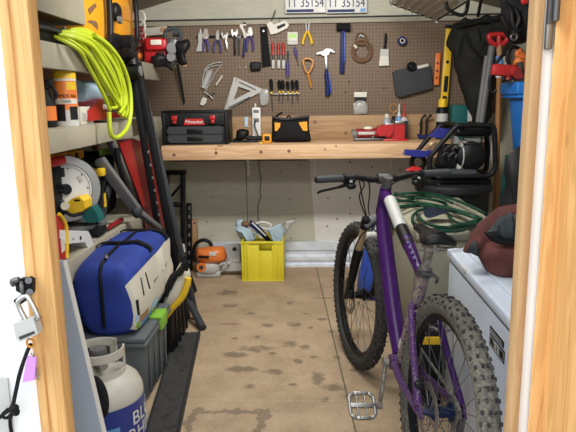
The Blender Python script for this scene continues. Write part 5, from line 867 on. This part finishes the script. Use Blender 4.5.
# yellow/black crate beside bike
m=MB(); zq=at(432,338,2.46).z; m.b2((.447,2.46,0),(.556,2.6,zq-.03),.005); m.m=1; m.b2((.443,2.456,zq-.03),(.558,2.602,zq+.005),.004); m.m=0; m.b2((.455,2.462,zq),(.552,2.598,zq+.012),.003); solo('yellow_black_case','tall black case with yellow rim wedged between freezer and beige cabinet','case',m,['black','yellow'])
# blue bucket behind the front wheel
t=th('blue_bag','bright blue bag standing on the floor behind the front bike wheel','bag',(.33,3.5,0)); Y0=3.86; m=MB(); m.pillow(px([(357,284),(361,262),(367,238),(374,232),(384,234),(388,262),(386,298),(362,298)],Y0),.07,k=5,sub=2); clampz(m,0); pt(t,'bag_body',m,'blue',smooth=1.3)
m=MB(); m.tube([at(a,b,Y0-.05) for a,b in [(370,236),(374,225),(380,226),(382,236)]],.008,8,sm=3); pt(t,'strap',m,'navy')
# hanging black bag
t=th('black_gear_bag','long black gear bag hanging at the right end of the pegboard','bag',at(472,123,4.4)); m=MB(); m.pillow(px([(452,25),(462,21),(478,18),(497,17),(501,32),(499,50),(495,75),(491,100),(487,122),(478,124),(470,118),(463,98),(456,75),(449,54),(447,44)],4.45),.12,k=9,nz=.02,seed=6,sub=3,back=.8,wr=.06,wf=9); pt(t,'bag_body',m,'tarp',smooth=1.4); m=MB(); m.tube([at(a,b,4.3) for a,b in [(463,32),(458,48),(456,56)]],.005,6,sm=3); m.tube([at(a,b,4.28) for a,b in [(455,24),(475,20),(496,18)]],.01,8,sm=3); pt(t,'seam',m,'char'); m=MB(); m.tube([at(478,16,4.45),at(480,6,4.5),at(482,-6,4.55)],.012,8,sm=3); pt(t,'strap',m,'black')
for i,(p,q) in enumerate([((492,46),(481,123)),((487,56),(478,123))]):
    a=at(*p,4.065); b=at(*q,4.065); b=a+(b-a)*(a.z/(a.z-b.z)); m=MB(); m.cyl(a,b,.022-.005*i,n=14); solo('grey_pipe',['thick grey pipe leaning behind the black gear bag','thinner grey pipe leaning just left of the orange shaft'][i],'pipe',m,'grey')
# black helmets/gear upper right
t=th('black_backpack','black backpack with straps hanging high on the right wall','backpack',at(512,42,3.6)); m=MB(); m.pillow(px([(499,-14),(512,-20),(535,-20),(540,10),(534,38),(520,43),(508,41),(500,30),(498,8)],3.6),.09,k=8,nz=.03,seed=11,sub=2,back=.6,wr=.05,wf=22); b=pt(t,'pack_body',m,'blackmat',smooth=1.4); m=MB()
for pp in ([(505,2),(511,10),(513,24),(518,36)],[(515,8),(519,20),(512,33)],[(502,16),(508,28),(520,30)]): m.tube([at(a,b_,3.47) for a,b_ in pp],.012,8,sm=4)
pt(t,'strap',m,'black'); m=MB(); m.torus(at(514,37,3.46),(0,1,0),.016,.006,18,8); pt(t,'ring',m,'dksteel'); m=MB(); m.pillow(px([(521,-3),(527,-5),(528,3),(522,4)],3.46),.012,k=4); pt(t,'red_patch',m,'red')
# shovel with red D handle
SY=4.06; P=lambda a,b,y=SY:at(a,b,y)
t=th('shovel','orange-shafted shovel with red D-handle standing in the right rear corner','shovel',V((P(498,190).x,SY,0)))
m=MB(); m.tube([P(a,b) for a,b in [(499,46),(492,43),(489,37),(491,35),(499,34.5),(506,35),(507.5,38),(504,43),(499,46)]],.017,10,sm=3); m.tube([P(499,46),P(499,36)],.016,10); pt(t,'grip',m,'red',label='red D-shaped grip'); m=MB(); m.cyl(P(499,45),P(499.5,56),.018,n=14); m.m=1; m.cyl(P(499.5,56),P(499.5,68),.024,n=14); m.m=2; m.cyl(P(499.5,68),V((P(498,190).x,SY,.3)),.018,n=14); m.m=3; m.cyl(P(499,75),P(499,77.5),.021,n=14); pt(t,'shaft',m,['tan','sky','shaftwood','white']); m=MB(); xs=P(498,190).x; m.prism([(xs-.09,SY,.3),(xs+.09,SY,.3),(xs+.1,SY,.1),(xs,SY,.0),(xs-.1,SY,.1)],(0,.012,0)); m.m=0; pt(t,'blade',m,'dksteel')
# blue bin on the right wall
BY=3.62; zt_=at(500,82,BY).z; bx0=at(500.5,90,BY+.3).x
t=th('blue_bin','blue plastic recycling bin hung on the right wall beside the doorway','bin',(1.3,BY+.1,at(505,155,BY).z))
zb_=at(505,157,BY).z; m=MB(); m.box(((bx0+1.44)/2+.02,BY+.15,(zt_+zb_)/2),(1.44-bx0-.03,.28,zt_-zb_),None,.02,3,.62); pt(t,'tub',m,'binblue',smooth=.9); m=MB(); zz=at(500,95,BY).z; m.b2((bx0,BY-.01,zz),(1.445,BY+.31,zt_),.012,3); m.b2((bx0+.012,BY-.004,zz-.02),(1.44,BY+.30,zz),.006); pt(t,'rim',m,'binblue'); m=MB(); m.b2((bx0+.12,BY-.014,zt_-.035),(bx0+.16,BY-.009,zt_-.028),0); pt(t,'label_mark',m,'sky')
t=th('red_hand_tool','red padded hand tool lying across the top of the blue bin','hand tool',(1.28,BY,zt_)); Q=lambda a,b,y=BY+.05:at(a,b,y); m=MB(); m.beam(Q(491.5,69.5),Q(512,71),.068,.05,up=(0,1,0),bev=.015); m.beam(Q(509,67),Q(520,78),.05,.05,up=(0,1,0),bev=.012); pt(t,'grip',m,'red'); m=MB(); m.tube([Q(508,80),Q(511,70),Q(519,68),Q(524,81)],.016,10,sm=3); m.prism(px([(513,72),(520,67),(524,78),(516,79)],BY+.02),(0,.02,0)); pt(t,'fork',m,'dkred'); m=MB(); m.tube([Q(503,80),Q(506,73),Q(509,80)],.008,8,sm=3); m.tube([Q(511,80),Q(513,76),Q(516,81)],.01,8,sm=3); pt(t,'wire_guard',m,'black')
t=th('orange_tool','orange plastic tool guard standing up out of the blue bin','hand tool',(1.35,BY,zt_)); m=MB(); m.pillow(px([(512,64),(516,57),(517,52),(521,48.5),(524,52),(526,62),(525,72),(518,68)],BY+.14),.04,k=5,sub=2); pt(t,'guard',m,'labelorange'); m=MB(); m.tube([Q(521,50),Q(517,53),Q(519,56),Q(525,57)],.012,8,sm=3); pt(t,'loop',m,'orange'); m=MB(); m.tube([Q(520,62),Q(522,95)],.02,10); pt(t,'shaft',m,'dkgrey')
m=MB(); m.tube([at(a,b,3.75) for a,b in [(496,64),(501,57),(508,52),(513,44),(511,36)]],.011,8,sm=4); m.tube([at(a,b,3.74) for a,b in [(510,66),(507,58),(509,50),(516,47),(522,52)]],.011,8,sm=4); m.tube([at(a,b,3.76) for a,b in [(494,70),(490,78),(490,88),(493,93),(496,90)]],.01,8,sm=4); solo('black_cable','black cable looped around the shovel shaft above the blue bin','cable',m,'black')
m=MB(); p=at(505,60,3.8); m.pillow(px([(503.5,55),(506,52),(508,58),(507,66),(504,66)],3.8),.03,k=4,sub=2); solo('white_plug','small pale plug hanging by the blue band of the shovel','plug',m,'offwhite')
m=MB(); m.pillow(px([(507,158),(512,150),(524,146),(530,190),(530,331),(512,332),(496,330),(500,208),(506,182)],3.3),.06,k=5,nz=.02,sub=2); solo('grey_tarp','dark grey tarp bundled below the blue bin by the doorway','tarp',m,'char')
a=at(507,155,3.75); m=MB(); m.cyl(a,V((at(496,240,3.75).x,3.8,0)),.011,n=10); solo('green_stake','thin green garden stake leaning below the blue bin','stake',m,'teal')
# ================================================================== BICYCLE
hd=R(8.3); le=R(4.2)
fw=V((-math.sin(hd),math.cos(hd),0)); lf0=V((-math.cos(hd),-math.sin(hd),0)); Z=V((0,0,1))
upv=Z*math.cos(le)-lf0*math.sin(le); lfv=lf0*math.cos(le)+Z*math.sin(le)
OB=V((.398,1.74,.361))-upv*.365; OB.z=.001
B=lambda u,v,w=0:OB+fw*u+upv*v+lfv*w
t=th('mountain_bike','muddy purple mountain bike leaning beside the freezer with its rear wheel toward the door','bicycle',OB)
WB=1.15; HT=(.855,.94); HB=(.895,.83); BBp=(.43,.335)
sd=(fw*(HT[0]-HB[0])+upv*(HT[1]-HB[1])).normalized(); SP=B(*HT); RS=Matrix.Rotation(R(6),3,sd)
BS=lambda u,v,w=0:SP+RS@(B(u,v,w)-SP)
def wheel(nm,f,u,seed):
    c=f(u,.365,0); ax=(f(u,.365,1)-c).normalized(); e1=(f(u,1.365,0)-c).normalized(); e2=ax.cross(e1)
    m=MB(); n=72; m.m=0; prof=[(.302,.013),(.306,.022),(.325,.029),(.345,.027),(.358,.018),(.362,0),(.358,-.018),(.345,-.027),(.325,-.029),(.306,-.022),(.302,-.013)]
    D=lambda a:e1*math.cos(a)+e2*math.sin(a)
    m.rings([[c+D(2*PI*i/n)*r+ax*w for r,w in prof] for i in range(n)],False,True)
    m.m=1
    for i in range(76):
        a=2*PI*i/76; d=D(a); tg=D(a+PI/2)
        for w,rr,sx_,sl in ([(-.023,.349,.010,.5),(.023,.349,.010,-.5),(-.006,.3622,.008,0),(.008,.3622,.008,0)] if i%2 else [(-.013,.3585,.008,.2),(.014,.3585,.008,-.2),(-.027,.342,.008,.8),(.027,.342,.008,-.8)]):
            nn=(d+ax*(w*18)).normalized(); x=tg; y=nn.cross(x)
            m.box(c+d*rr+ax*w,(.011,sx_,.007),Matrix((x,y,nn)).transposed(),0)
    W_=pt(t,nm,m,['caketyre' if u==0 else 'frontcake','knob'],smooth=.9)
    W_['label']='knobbly muddy '+('rear' if u==0 else 'front')+' tyre'
    m=MB(); rp=[(.282,.011),(.3,.0135),(.3045,.012),(.3045,-.012),(.3,-.0135),(.282,-.011)]; m.rings([[c+D(2*PI*i/n)*r+ax*w for r,w in rp] for i in range(n)],False,True); pt(W_,'rim',m,'black')
    m=MB()
    for i in range(28):
        a=2*PI*i/28; s=1 if i%2 else -1; b=a+(.9 if (i//2)%2 else -.9)
        m.cyl(c+D(b)*.028+ax*.028*s,c+D(a)*.285+ax*.003*s,.0013,n=5)
        m.cyl(c+D(a)*.27+ax*.0035*s,c+D(a)*.285+ax*.003*s,.0028,n=6)
    pt(W_,'spokes',m,'dksteel')
    m=MB(); m.lathe([(.008,-.066),(.014,-.05),(.03,-.032),(.032,-.026),(.019,-.02),(.018,.02),(.032,.026),(.03,.032),(.012,.05),(.008,.066)],c,ax,20); pt(W_,'hub',m,'hubblue' if u==0 else 'black')
    m=MB(); q=[(.07,.0455),(.092,.046),(.092,.048),(.07,.0485)]; m.rings([[c+D(2*PI*i/40)*(r*(1+(.03 if i%4==0 else 0)))+ax*w for r,w in q] for i in range(40)],False,True)
    for i in range(6): a=2*PI*i/6; m.beam(c+D(a)*.02+ax*.047,c+D(a+.5)*.08+ax*.047,.01,.002,up=ax,bev=0)
    pt(W_,'brake_disc',m,'steel')
    return c,ax,D,W_
cr,axr,Dr,WR=wheel('rear_wheel',B,0,1); cf,axf,Df,WF=wheel('front_wheel',BS,WB,2)
m=MB()
for k,r in enumerate((.045,.04,.035,.03,.026,.022)): m.lathe([(r*.8,0),(r,.0005),(r,.002),(r*.8,.0025)],cr-axr*(.032+.004*k),-axr,24)
pt(WR,'cassette',m,'mudsteel')
def T(nm,pts,r,mt,n=12,sm=0,lab=None,f=B,flat_=1):
    m=MB(); m.tube([f(*p) for p in pts],r,n,sm=sm,flat=flat_); return pt(t,nm,m,mt,lab,smooth=1.0)
T('head_tube',[(HT[0]-.003,HT[1]+.01,0),(HB[0]+.003,HB[1]-.01,0)],.025,'bikepurple',16)
T('down_tube',[(HB[0]-.01,HB[1]+.02,0),(.8,.73,0),(.6,.5,0),(BBp[0]+.02,BBp[1]+.02,0)],[.028,.033,.034,.03],'bikepurple',16,3)
tt=T('top_tube',[(HT[0]-.005,HT[1]-.02,0),(.6,.83,0),(.30,.715,0)],[.025,.024,.019],'bikepurple',16,3)
def band(u0,u1,mt,nm,r0,r1,rot=0):
    f=lambda u:.715+(u-.30)/(.60-.30)*(.83-.715) if u<.6 else .83+(u-.6)/(.85-.6)*(.935-.83)
    m=MB(); m.tube([B(u,f(u),0) for u in (u0,(u0+u1)/2,u1)],[r0,r1],16); pt(tt,nm,m,mt,smooth=1.0)
band(.775,.585,'bandwhite','white_band',.0262,.0252); band(.585,.47,'black','black_band',.025,.024)
m=MB()
for k in range(4): m.beam(B(.46-.03*k,.80-.012*k,0.012),B(.445-.03*k,.795-.012*k,.012),.01,.004,bev=0)
pt(tt,'frame_lettering_marks',m,'violet')
T('seat_tube',[(BBp[0]-.005,BBp[1],0),(.36,.5,0),(.283,.735,0)],[.024,.026,.0215],'mudtube',16,3,'mud-splashed seat tube')
T('bottom_bracket',[BBp+(.045,),BBp+(-.045,)],.029,'mudpurple',18)
for s in (1,-1):
    T('chain_stay',[(BBp[0]-.01,BBp[1],.028*s),(.3,.34,.05*s),(.12,.352,.066*s),(.012,.362,.070*s)],[.016,.013,.012,.014],'mudpurple',10,3)
    T('seat_stay',[(.315,.60,.02*s),(.24,.59,.045*s),(.12,.47,.062*s),(.02,.375,.070*s)],[.014,.012,.011,.013],'bikepurple' if s<0 else 'mudpurple',10,3)
    m=MB(); m.prism([B(-.02,.35,.066*s),B(-.01,.345,.066*s),B(.03,.352,.066*s),B(.035,.385,.066*s),B(.0,.385,.066*s)],lfv*.009*s); pt(t,'dropout',m,'mudpurple')
T('frame_gusset',[(.30,.57,-.0),(.35,.53,0),(.37,.46,0)],.02,'mudpurple',10,3)
T('stay_bridge',[(.245,.592,.045),(.26,.60,0),(.245,.592,-.045)],.011,'mudpurple',10,3)
m=MB(); m.tube([B(.385,.44,.015),B(.40,.41,.015)],.014,10); m.tube([B(.385,.44,-.015),B(.40,.41,-.015)],.014,10); pt(t,'cable_clamp',m,'ltgrey')
# seat
T('seat_post',[(.285,.72,0),(.262,.80,0),(.25,.83,0)],.0155,'mudsteel',14)
m=MB(); c=B(.283,.735,0); m.tube([B(.286,.722,0),B(.279,.748,0)],.026,16); m.cyl(B(.25,.735,.02),B(.25,.735,-.02),.008,n=10); m.tube([B(.25,.735,-.02),B(.24,.725,-.035),B(.262,.705,-.04)],.006,8); pt(t,'seat_clamp',m,'dksteel')
m=MB()
def sec(u,v,w,h,dz=0): return [B(u,v+h*math.sin(a)*(1 if math.sin(a)>0 else .8)-dz*abs(math.cos(a))**2,.012+w*math.copysign(abs(math.cos(a))**.8,math.cos(a))) for a in [2*PI*k/24 for k in range(24)]]
SE=[(.375-(.385-u_)*.84,v_-.022,w_*.76,h_*.85,d_) for u_,v_,w_,h_,d_ in [(.385,.895,.012,.012,0),(.375,.897,.02,.018,0),(.32,.899,.025,.02,0),(.25,.897,.034,.022,.004),(.19,.898,.055,.024,.010),(.14,.902,.072,.026,.014),(.10,.905,.074,.024,.014),(.08,.905,.06,.018,.01),(.07,.903,.03,.01,0)]]
m.rings([sec(*s) for s in SE]); sd_=pt(t,'saddle',m,'black',smooth=1.3)
m=MB(); m.rings([[p+upv*.002 for p in sec(u,v+.004,w*.45,h*.95,0)] for u,v,w,h,d_ in SE[2:7]]); pt(sd_,'centre_panel',m,'black',smooth=1.3)
m=MB(); 
for s in (1,-1): m.tube([B(.34,.865,.012*s),B(.28,.842,.02*s),B(.2,.842,.022*s),B(.12,.865,.035*s)],.0035,8,sm=3)
m.b2(B(.25,.835,0)-V((.02,.025,.018)),B(.25,.835,0)+V((.02,.025,.012)),.006); m.cyl(B(.25,.838,.03),B(.25,.838,-.03),.008,n=10); pt(sd_,'saddle_rails',m,'mudsteel')
# drivetrain
m=MB(); c=B(*BBp,-.05); q=[(.065,0),(.08,.001),(.08,.004),(.065,.005)]; m.rings([[c-lfv*w+(fw*math.cos(a)+upv*math.sin(a))*r*(1.02 if k%2 else .98) for r,w in q] for k,a in enumerate([2*PI*i/64 for i in range(64)])],False,True)
for k in range(4): a=k*PI/2+.5; m.beam(c,c+(fw*math.cos(a)+upv*math.sin(a))*.072,.016,.006,up=lfv,bev=0)
pt(t,'chainring',m,'mudsteel')
def crank(s):
    a=R(-90 if s>0 else 90)+R(-6); e=(fw*math.cos(a)+upv*math.sin(a))*.172; c=B(*BBp,.062*s); k=c+e+lfv*.012*s
    m=MB(); m.beam(c,k,.026,.014,up=lfv,bev=.005); m.cyl(c-lfv*.01*s,c+lfv*.01*s,.018,n=14); m.cyl(k-lfv*.009*s,k+lfv*.009*s,.014,n=12); ca=pt(t,'crank_arm',m,'mudsteel')
    p=k+lfv*.068*s
    m=MB(); pw,pl,th_=.098,.10,.014
    ux,uy=lfv*s,(fw*.8+upv*.6).normalized(); uz=ux.cross(uy).normalized()
    def bar(a0,b0,a1,b1,w=.012): m.beam(p+ux*a0+uy*b0,p+ux*a1+uy*b1,w,th_,up=uz,bev=.003)
    h=.048; g=.046
    bar(-h,-g*.8,-h,g*.8); bar(h,-g*.8,h,g*.8); bar(-h,-g*.8,-h*.6,-g-.004); bar(-h*.6,-g-.004,h*.6,-g-.004); bar(h*.6,-g-.004,h,-g*.8); bar(-h,g*.8,-h*.6,g+.004); bar(-h*.6,g+.004,h*.6,g+.004); bar(h*.6,g+.004,h,g*.8); bar(-.06,0,h,0,.018)
    bar(-.012,-g,-.012,g,.006); bar(.02,-g,.02,g,.006)
    for x in (-.04,-.014,.014,.04):
        for y in (-.048,.048): m.cyl(p+ux*x+uy*y-uz*.011,p+ux*x+uy*y+uz*.011,.003,n=6)
    pt(ca,'pedal',m,'steel')
crank(1); crank(-1)
m=MB(); c0=B(*BBp,-.052); c1=cr-axr*.045
m.tube([c0+upv*.08,c1+upv*.035],.005,6); m.tube([c0-upv*.08,B(.06,.2,-.05)],.005,6); m.tube([c1+upv*.035,c1-fw*.038,c1-upv*.035,B(.03,.24,-.05)],.005,6,sm=3); pt(t,'chain',m,'mudsteel')
m=MB(); m.beam(c1-upv*.02-lfv*.02,B(.03,.25,-.075),.026,.022,up=lfv); m.beam(B(.03,.255,-.06),B(.06,.18,-.06),.02,.012,up=lfv)
for uu,vv in ((.032,.25),(.06,.185)): q=B(uu,vv,-.05); m.cyl(q-lfv*.006,q+lfv*.006,.024,n=16)
pt(t,'rear_derailleur',m,'dksteel')
m=MB(); q=cr+axr*.058+fw*.07+upv*.05; m.box(q,(.03,.05,.045),None,.008); pt(t,'rear_caliper',m,'black')
# fork (steered)
f=BS
def ax_pt(s): return f(HB[0]+.012,HB[1]-.055,0)
m=MB(); cw=.066; m.tube([f(HB[0]+.02,HB[1]-.06,cw),f(HB[0]+.012,HB[1]-.035,cw*.5),f(HB[0]+.008,HB[1]-.025,0),f(HB[0]+.012,HB[1]-.035,-cw*.5),f(HB[0]+.02,HB[1]-.06,-cw)],[.027,.022,.028,.022,.027],14,sm=3); pt(t,'fork_crown',m,'grey')
LX=HB[0]+.02; LV=HB[1]-.06; SL=(LX-WB+.03)/(LV-.365)  # leg slope
leg=lambda v,w,off=0:(LX+(v-LV)*SL+off,v,w)
for s in (1,-1):
    T('fork_cap',[leg(LV+.035,cw*s),leg(LV-.012,cw*s)],[.02,.021],'black',14,0,None,f)
    T('stanchion',[leg(LV,cw*s),leg(LV-.13,cw*s)],.0165,'bronze',14,0,'bronze stanchion',f)
    T('fork_leg',[leg(LV-.125,cw*s),leg(LV-.145,cw*s),leg(.5,cw*s),leg(.39,cw*s),(WB,.36,cw*s)],[.0235,.0225,.02,.018,.016],'black',14,0,None,f)
m=MB(); m.tube([f(*leg(LV-.13,cw,-.0)),f(*leg(LV-.09,cw*.75,.05)),f(*leg(LV-.075,0,.065)),f(*leg(LV-.09,-cw*.75,.05)),f(*leg(LV-.13,-cw,0))],[.016,.02,.021,.02,.016],12,sm=4); pt(t,'fork_arch',m,'ltgrey')
m=MB(); q=f(WB-.07,.40,.062); m.box(q,(.028,.045,.05),None,.008); pt(t,'front_caliper',m,'black')
m=MB(); m.tube([f(HB[0]-.05,HB[1]+.0,-.01),f(HB[0]+.02,HB[1]-.12,.09),f(WB-.1,.5,.085),f(WB-.07,.42,.07)],.003,8,sm=4); pt(t,'front_brake_hose',m,'black')
# cockpit
T('steerer_spacers',[(HT[0]-.004,HT[1]+.01,0),(HT[0]-.015,HT[1]+.045,0)],.018,'black',14,0,None,f)
SU,SV=HT[0]+.045,HT[1]+.04
m=MB(); m.tube([f(HT[0]-.012,HT[1]+.035,0),f(SU,SV,0)],[.021,.018],14); m.cyl(f(SU,SV,.024),f(SU,SV,-.024),.023,n=16); m.cyl(f(HT[0]-.005,HT[1]+.01,0),f(HT[0]-.02,HT[1]+.055,0),.021,n=16); m.box(f(SU-.028,SV+.012,.012),(.012,.02,.012),None,.003); pt(t,'stem',m,'dksteel')
HBp=[(SU,SV,.0),(SU,SV,.06),(SU-.005,SV+.012,.13),(SU-.02,SV+.014,.31)]
_f=f
f=lambda u,v,w=0:_f(u,v-w*.05,w)
T('handlebar',[(u,v,-w) for u,v,w in HBp[::-1]]+HBp[1:],[.0105,.0105,.0115,.0145,.015,.0145,.0115,.0105,.0105],'black',14,4,None,f)
for s in (1,-1):
    T('grip',[(SU-.008,SV+.013,.185*s),(SU-.018,SV+.014,.305*s)],.0162,'dkgrey',14,0,None,f)
    m=MB(); m.cyl(f(SU-.006,SV+.013,.172*s),f(SU-.008,SV+.013,.186*s),.02,n=16); m.sph(f(SU+.012,SV-.004,.158*s),(.02,.018,.016),10); m.tube([f(SU+.0,SV-.01,.15*s),f(SU+.025,SV-.026,.17*s),f(SU+.035,SV-.036,.21*s),f(SU+.03,SV-.045,.27*s),f(SU+.02,SV-.05,.285*s)],[.009,.008,.006,.006,.006],8,sm=3); m.box(f(SU-.018,SV+.0,.145*s),(.03,.025,.02),None,.006); m.sph(f(SU-.024,SV-.022,.15*s),(.022,.018,.014),10); c_=pt(t,'brake_lever',m,'black')
    m=MB(); m.box(f(SU-.035,SV-.0,.155*s),(.012,.006,.008),None,.002); pt(c_,'indicator',m,'ltgrey')
m=MB()
for a,b,c_ in [(.085,-.11,.12),(.105,-.14,.10)]: m.tube([f(SU+.005,SV+.005,.15),f(SU+.03,SV-.0,.10),f(SU+.05,SV-.03,a-.02),f(SU+.05,SV+b*.8,c_-.035),f(SU+.02,SV-.2,.045),f(SU-.02,SV-.235,.02)],.0032,8,sm=5)
m.tube([f(SU+.005,SV+.005,.15),f(SU+.04,SV-.01,.06),f(SU+.06,SV-.06,.035),f(SU+.05,SV-.15,.04),f(SU+.01,SV-.22,.02)],.0032,8,sm=5)
m.tube([f(SU,SV,-.13),f(SU+.03,SV-.03,-.06),f(SU+.03,SV-.1,-.04),f(SU-.02,SV-.16,-.02)],.0032,8,sm=5); pt(t,'control_cables',m,'black')
# ================================================================== LIGHT
w=bpy.data.worlds.new('sky'); sc.world=w; w.use_nodes=True; nt=w.node_tree; bg=nt.nodes['Background']
bg.inputs['Color'].default_value=(.86,.93,1,1); bg.inputs['Strength'].default_value=SKY
if SUN:
    l=bpy.data.lights.new('sun','SUN'); l.energy=SUN; l.angle=R(3); l.color=(1,.93,.82); o=bpy.data.objects.new('sun',l); C.objects.link(o); o.rotation_euler=V(SUNV).to_track_quat('-Z','Y').to_euler()
# added fill lamps in made-up housings, out of view: doorway header and ridge
def fill_lamp(loc,sx_,sy_,e,tgt,lab,nm='added_fill_fixture'):
    d=(V(tgt)-V(loc)).normalized(); q=d.to_track_quat('-Z','Y').to_matrix()
    t=th(nm,lab,'added fill light',loc); m=MB(); m.box(V(loc)-d*.03,(sx_+.04,sy_+.04,.04),q,.006); pt(t,'housing',m,'white'); m=MB(); a=V(loc)-d*.05
    for k in (-1,1): p=a+q@V((k*sx_*.4,0,0)); m=MB(); m.tube([p,V((p.x,p.y,2.34-abs(p.x)*.267))],.004,6); pt(t,'hanger',m,'steel')
    l=bpy.data.lights.new('added_fill_light','AREA'); l.shape='RECTANGLE'; l.size=sx_; l.size_y=sy_; l.energy=e; l.color=(1,.975,.93); o=bpy.data.objects.new('added_fill_light',l); C.objects.link(o); o.matrix_world=Matrix.Translation(V(loc))@q.to_4x4()
fill_lamp((-.05,1.5,2.0),.9,.16,FILL,(-.05,3.9,.35),'wide added fill light hung inside above the doorway, angled toward the back wall')
fill_lamp((0,2.75,2.17),1.1,.14,FILL2,(0,4.5,.3),'slim added fill light hung under the roof ridge, tilted toward the workbench')
vs=sc.view_settings; sc.display_settings.display_device='sRGB'; vs.view_transform='Standard'; vs.look='None'; vs.gamma=1; vs.exposure=EXPO
try: vs.use_curve_mapping=False
except Exception: pass
sc.cycles.use_denoising=True; sc.cycles.max_bounces=8; sc.cycles.diffuse_bounces=5
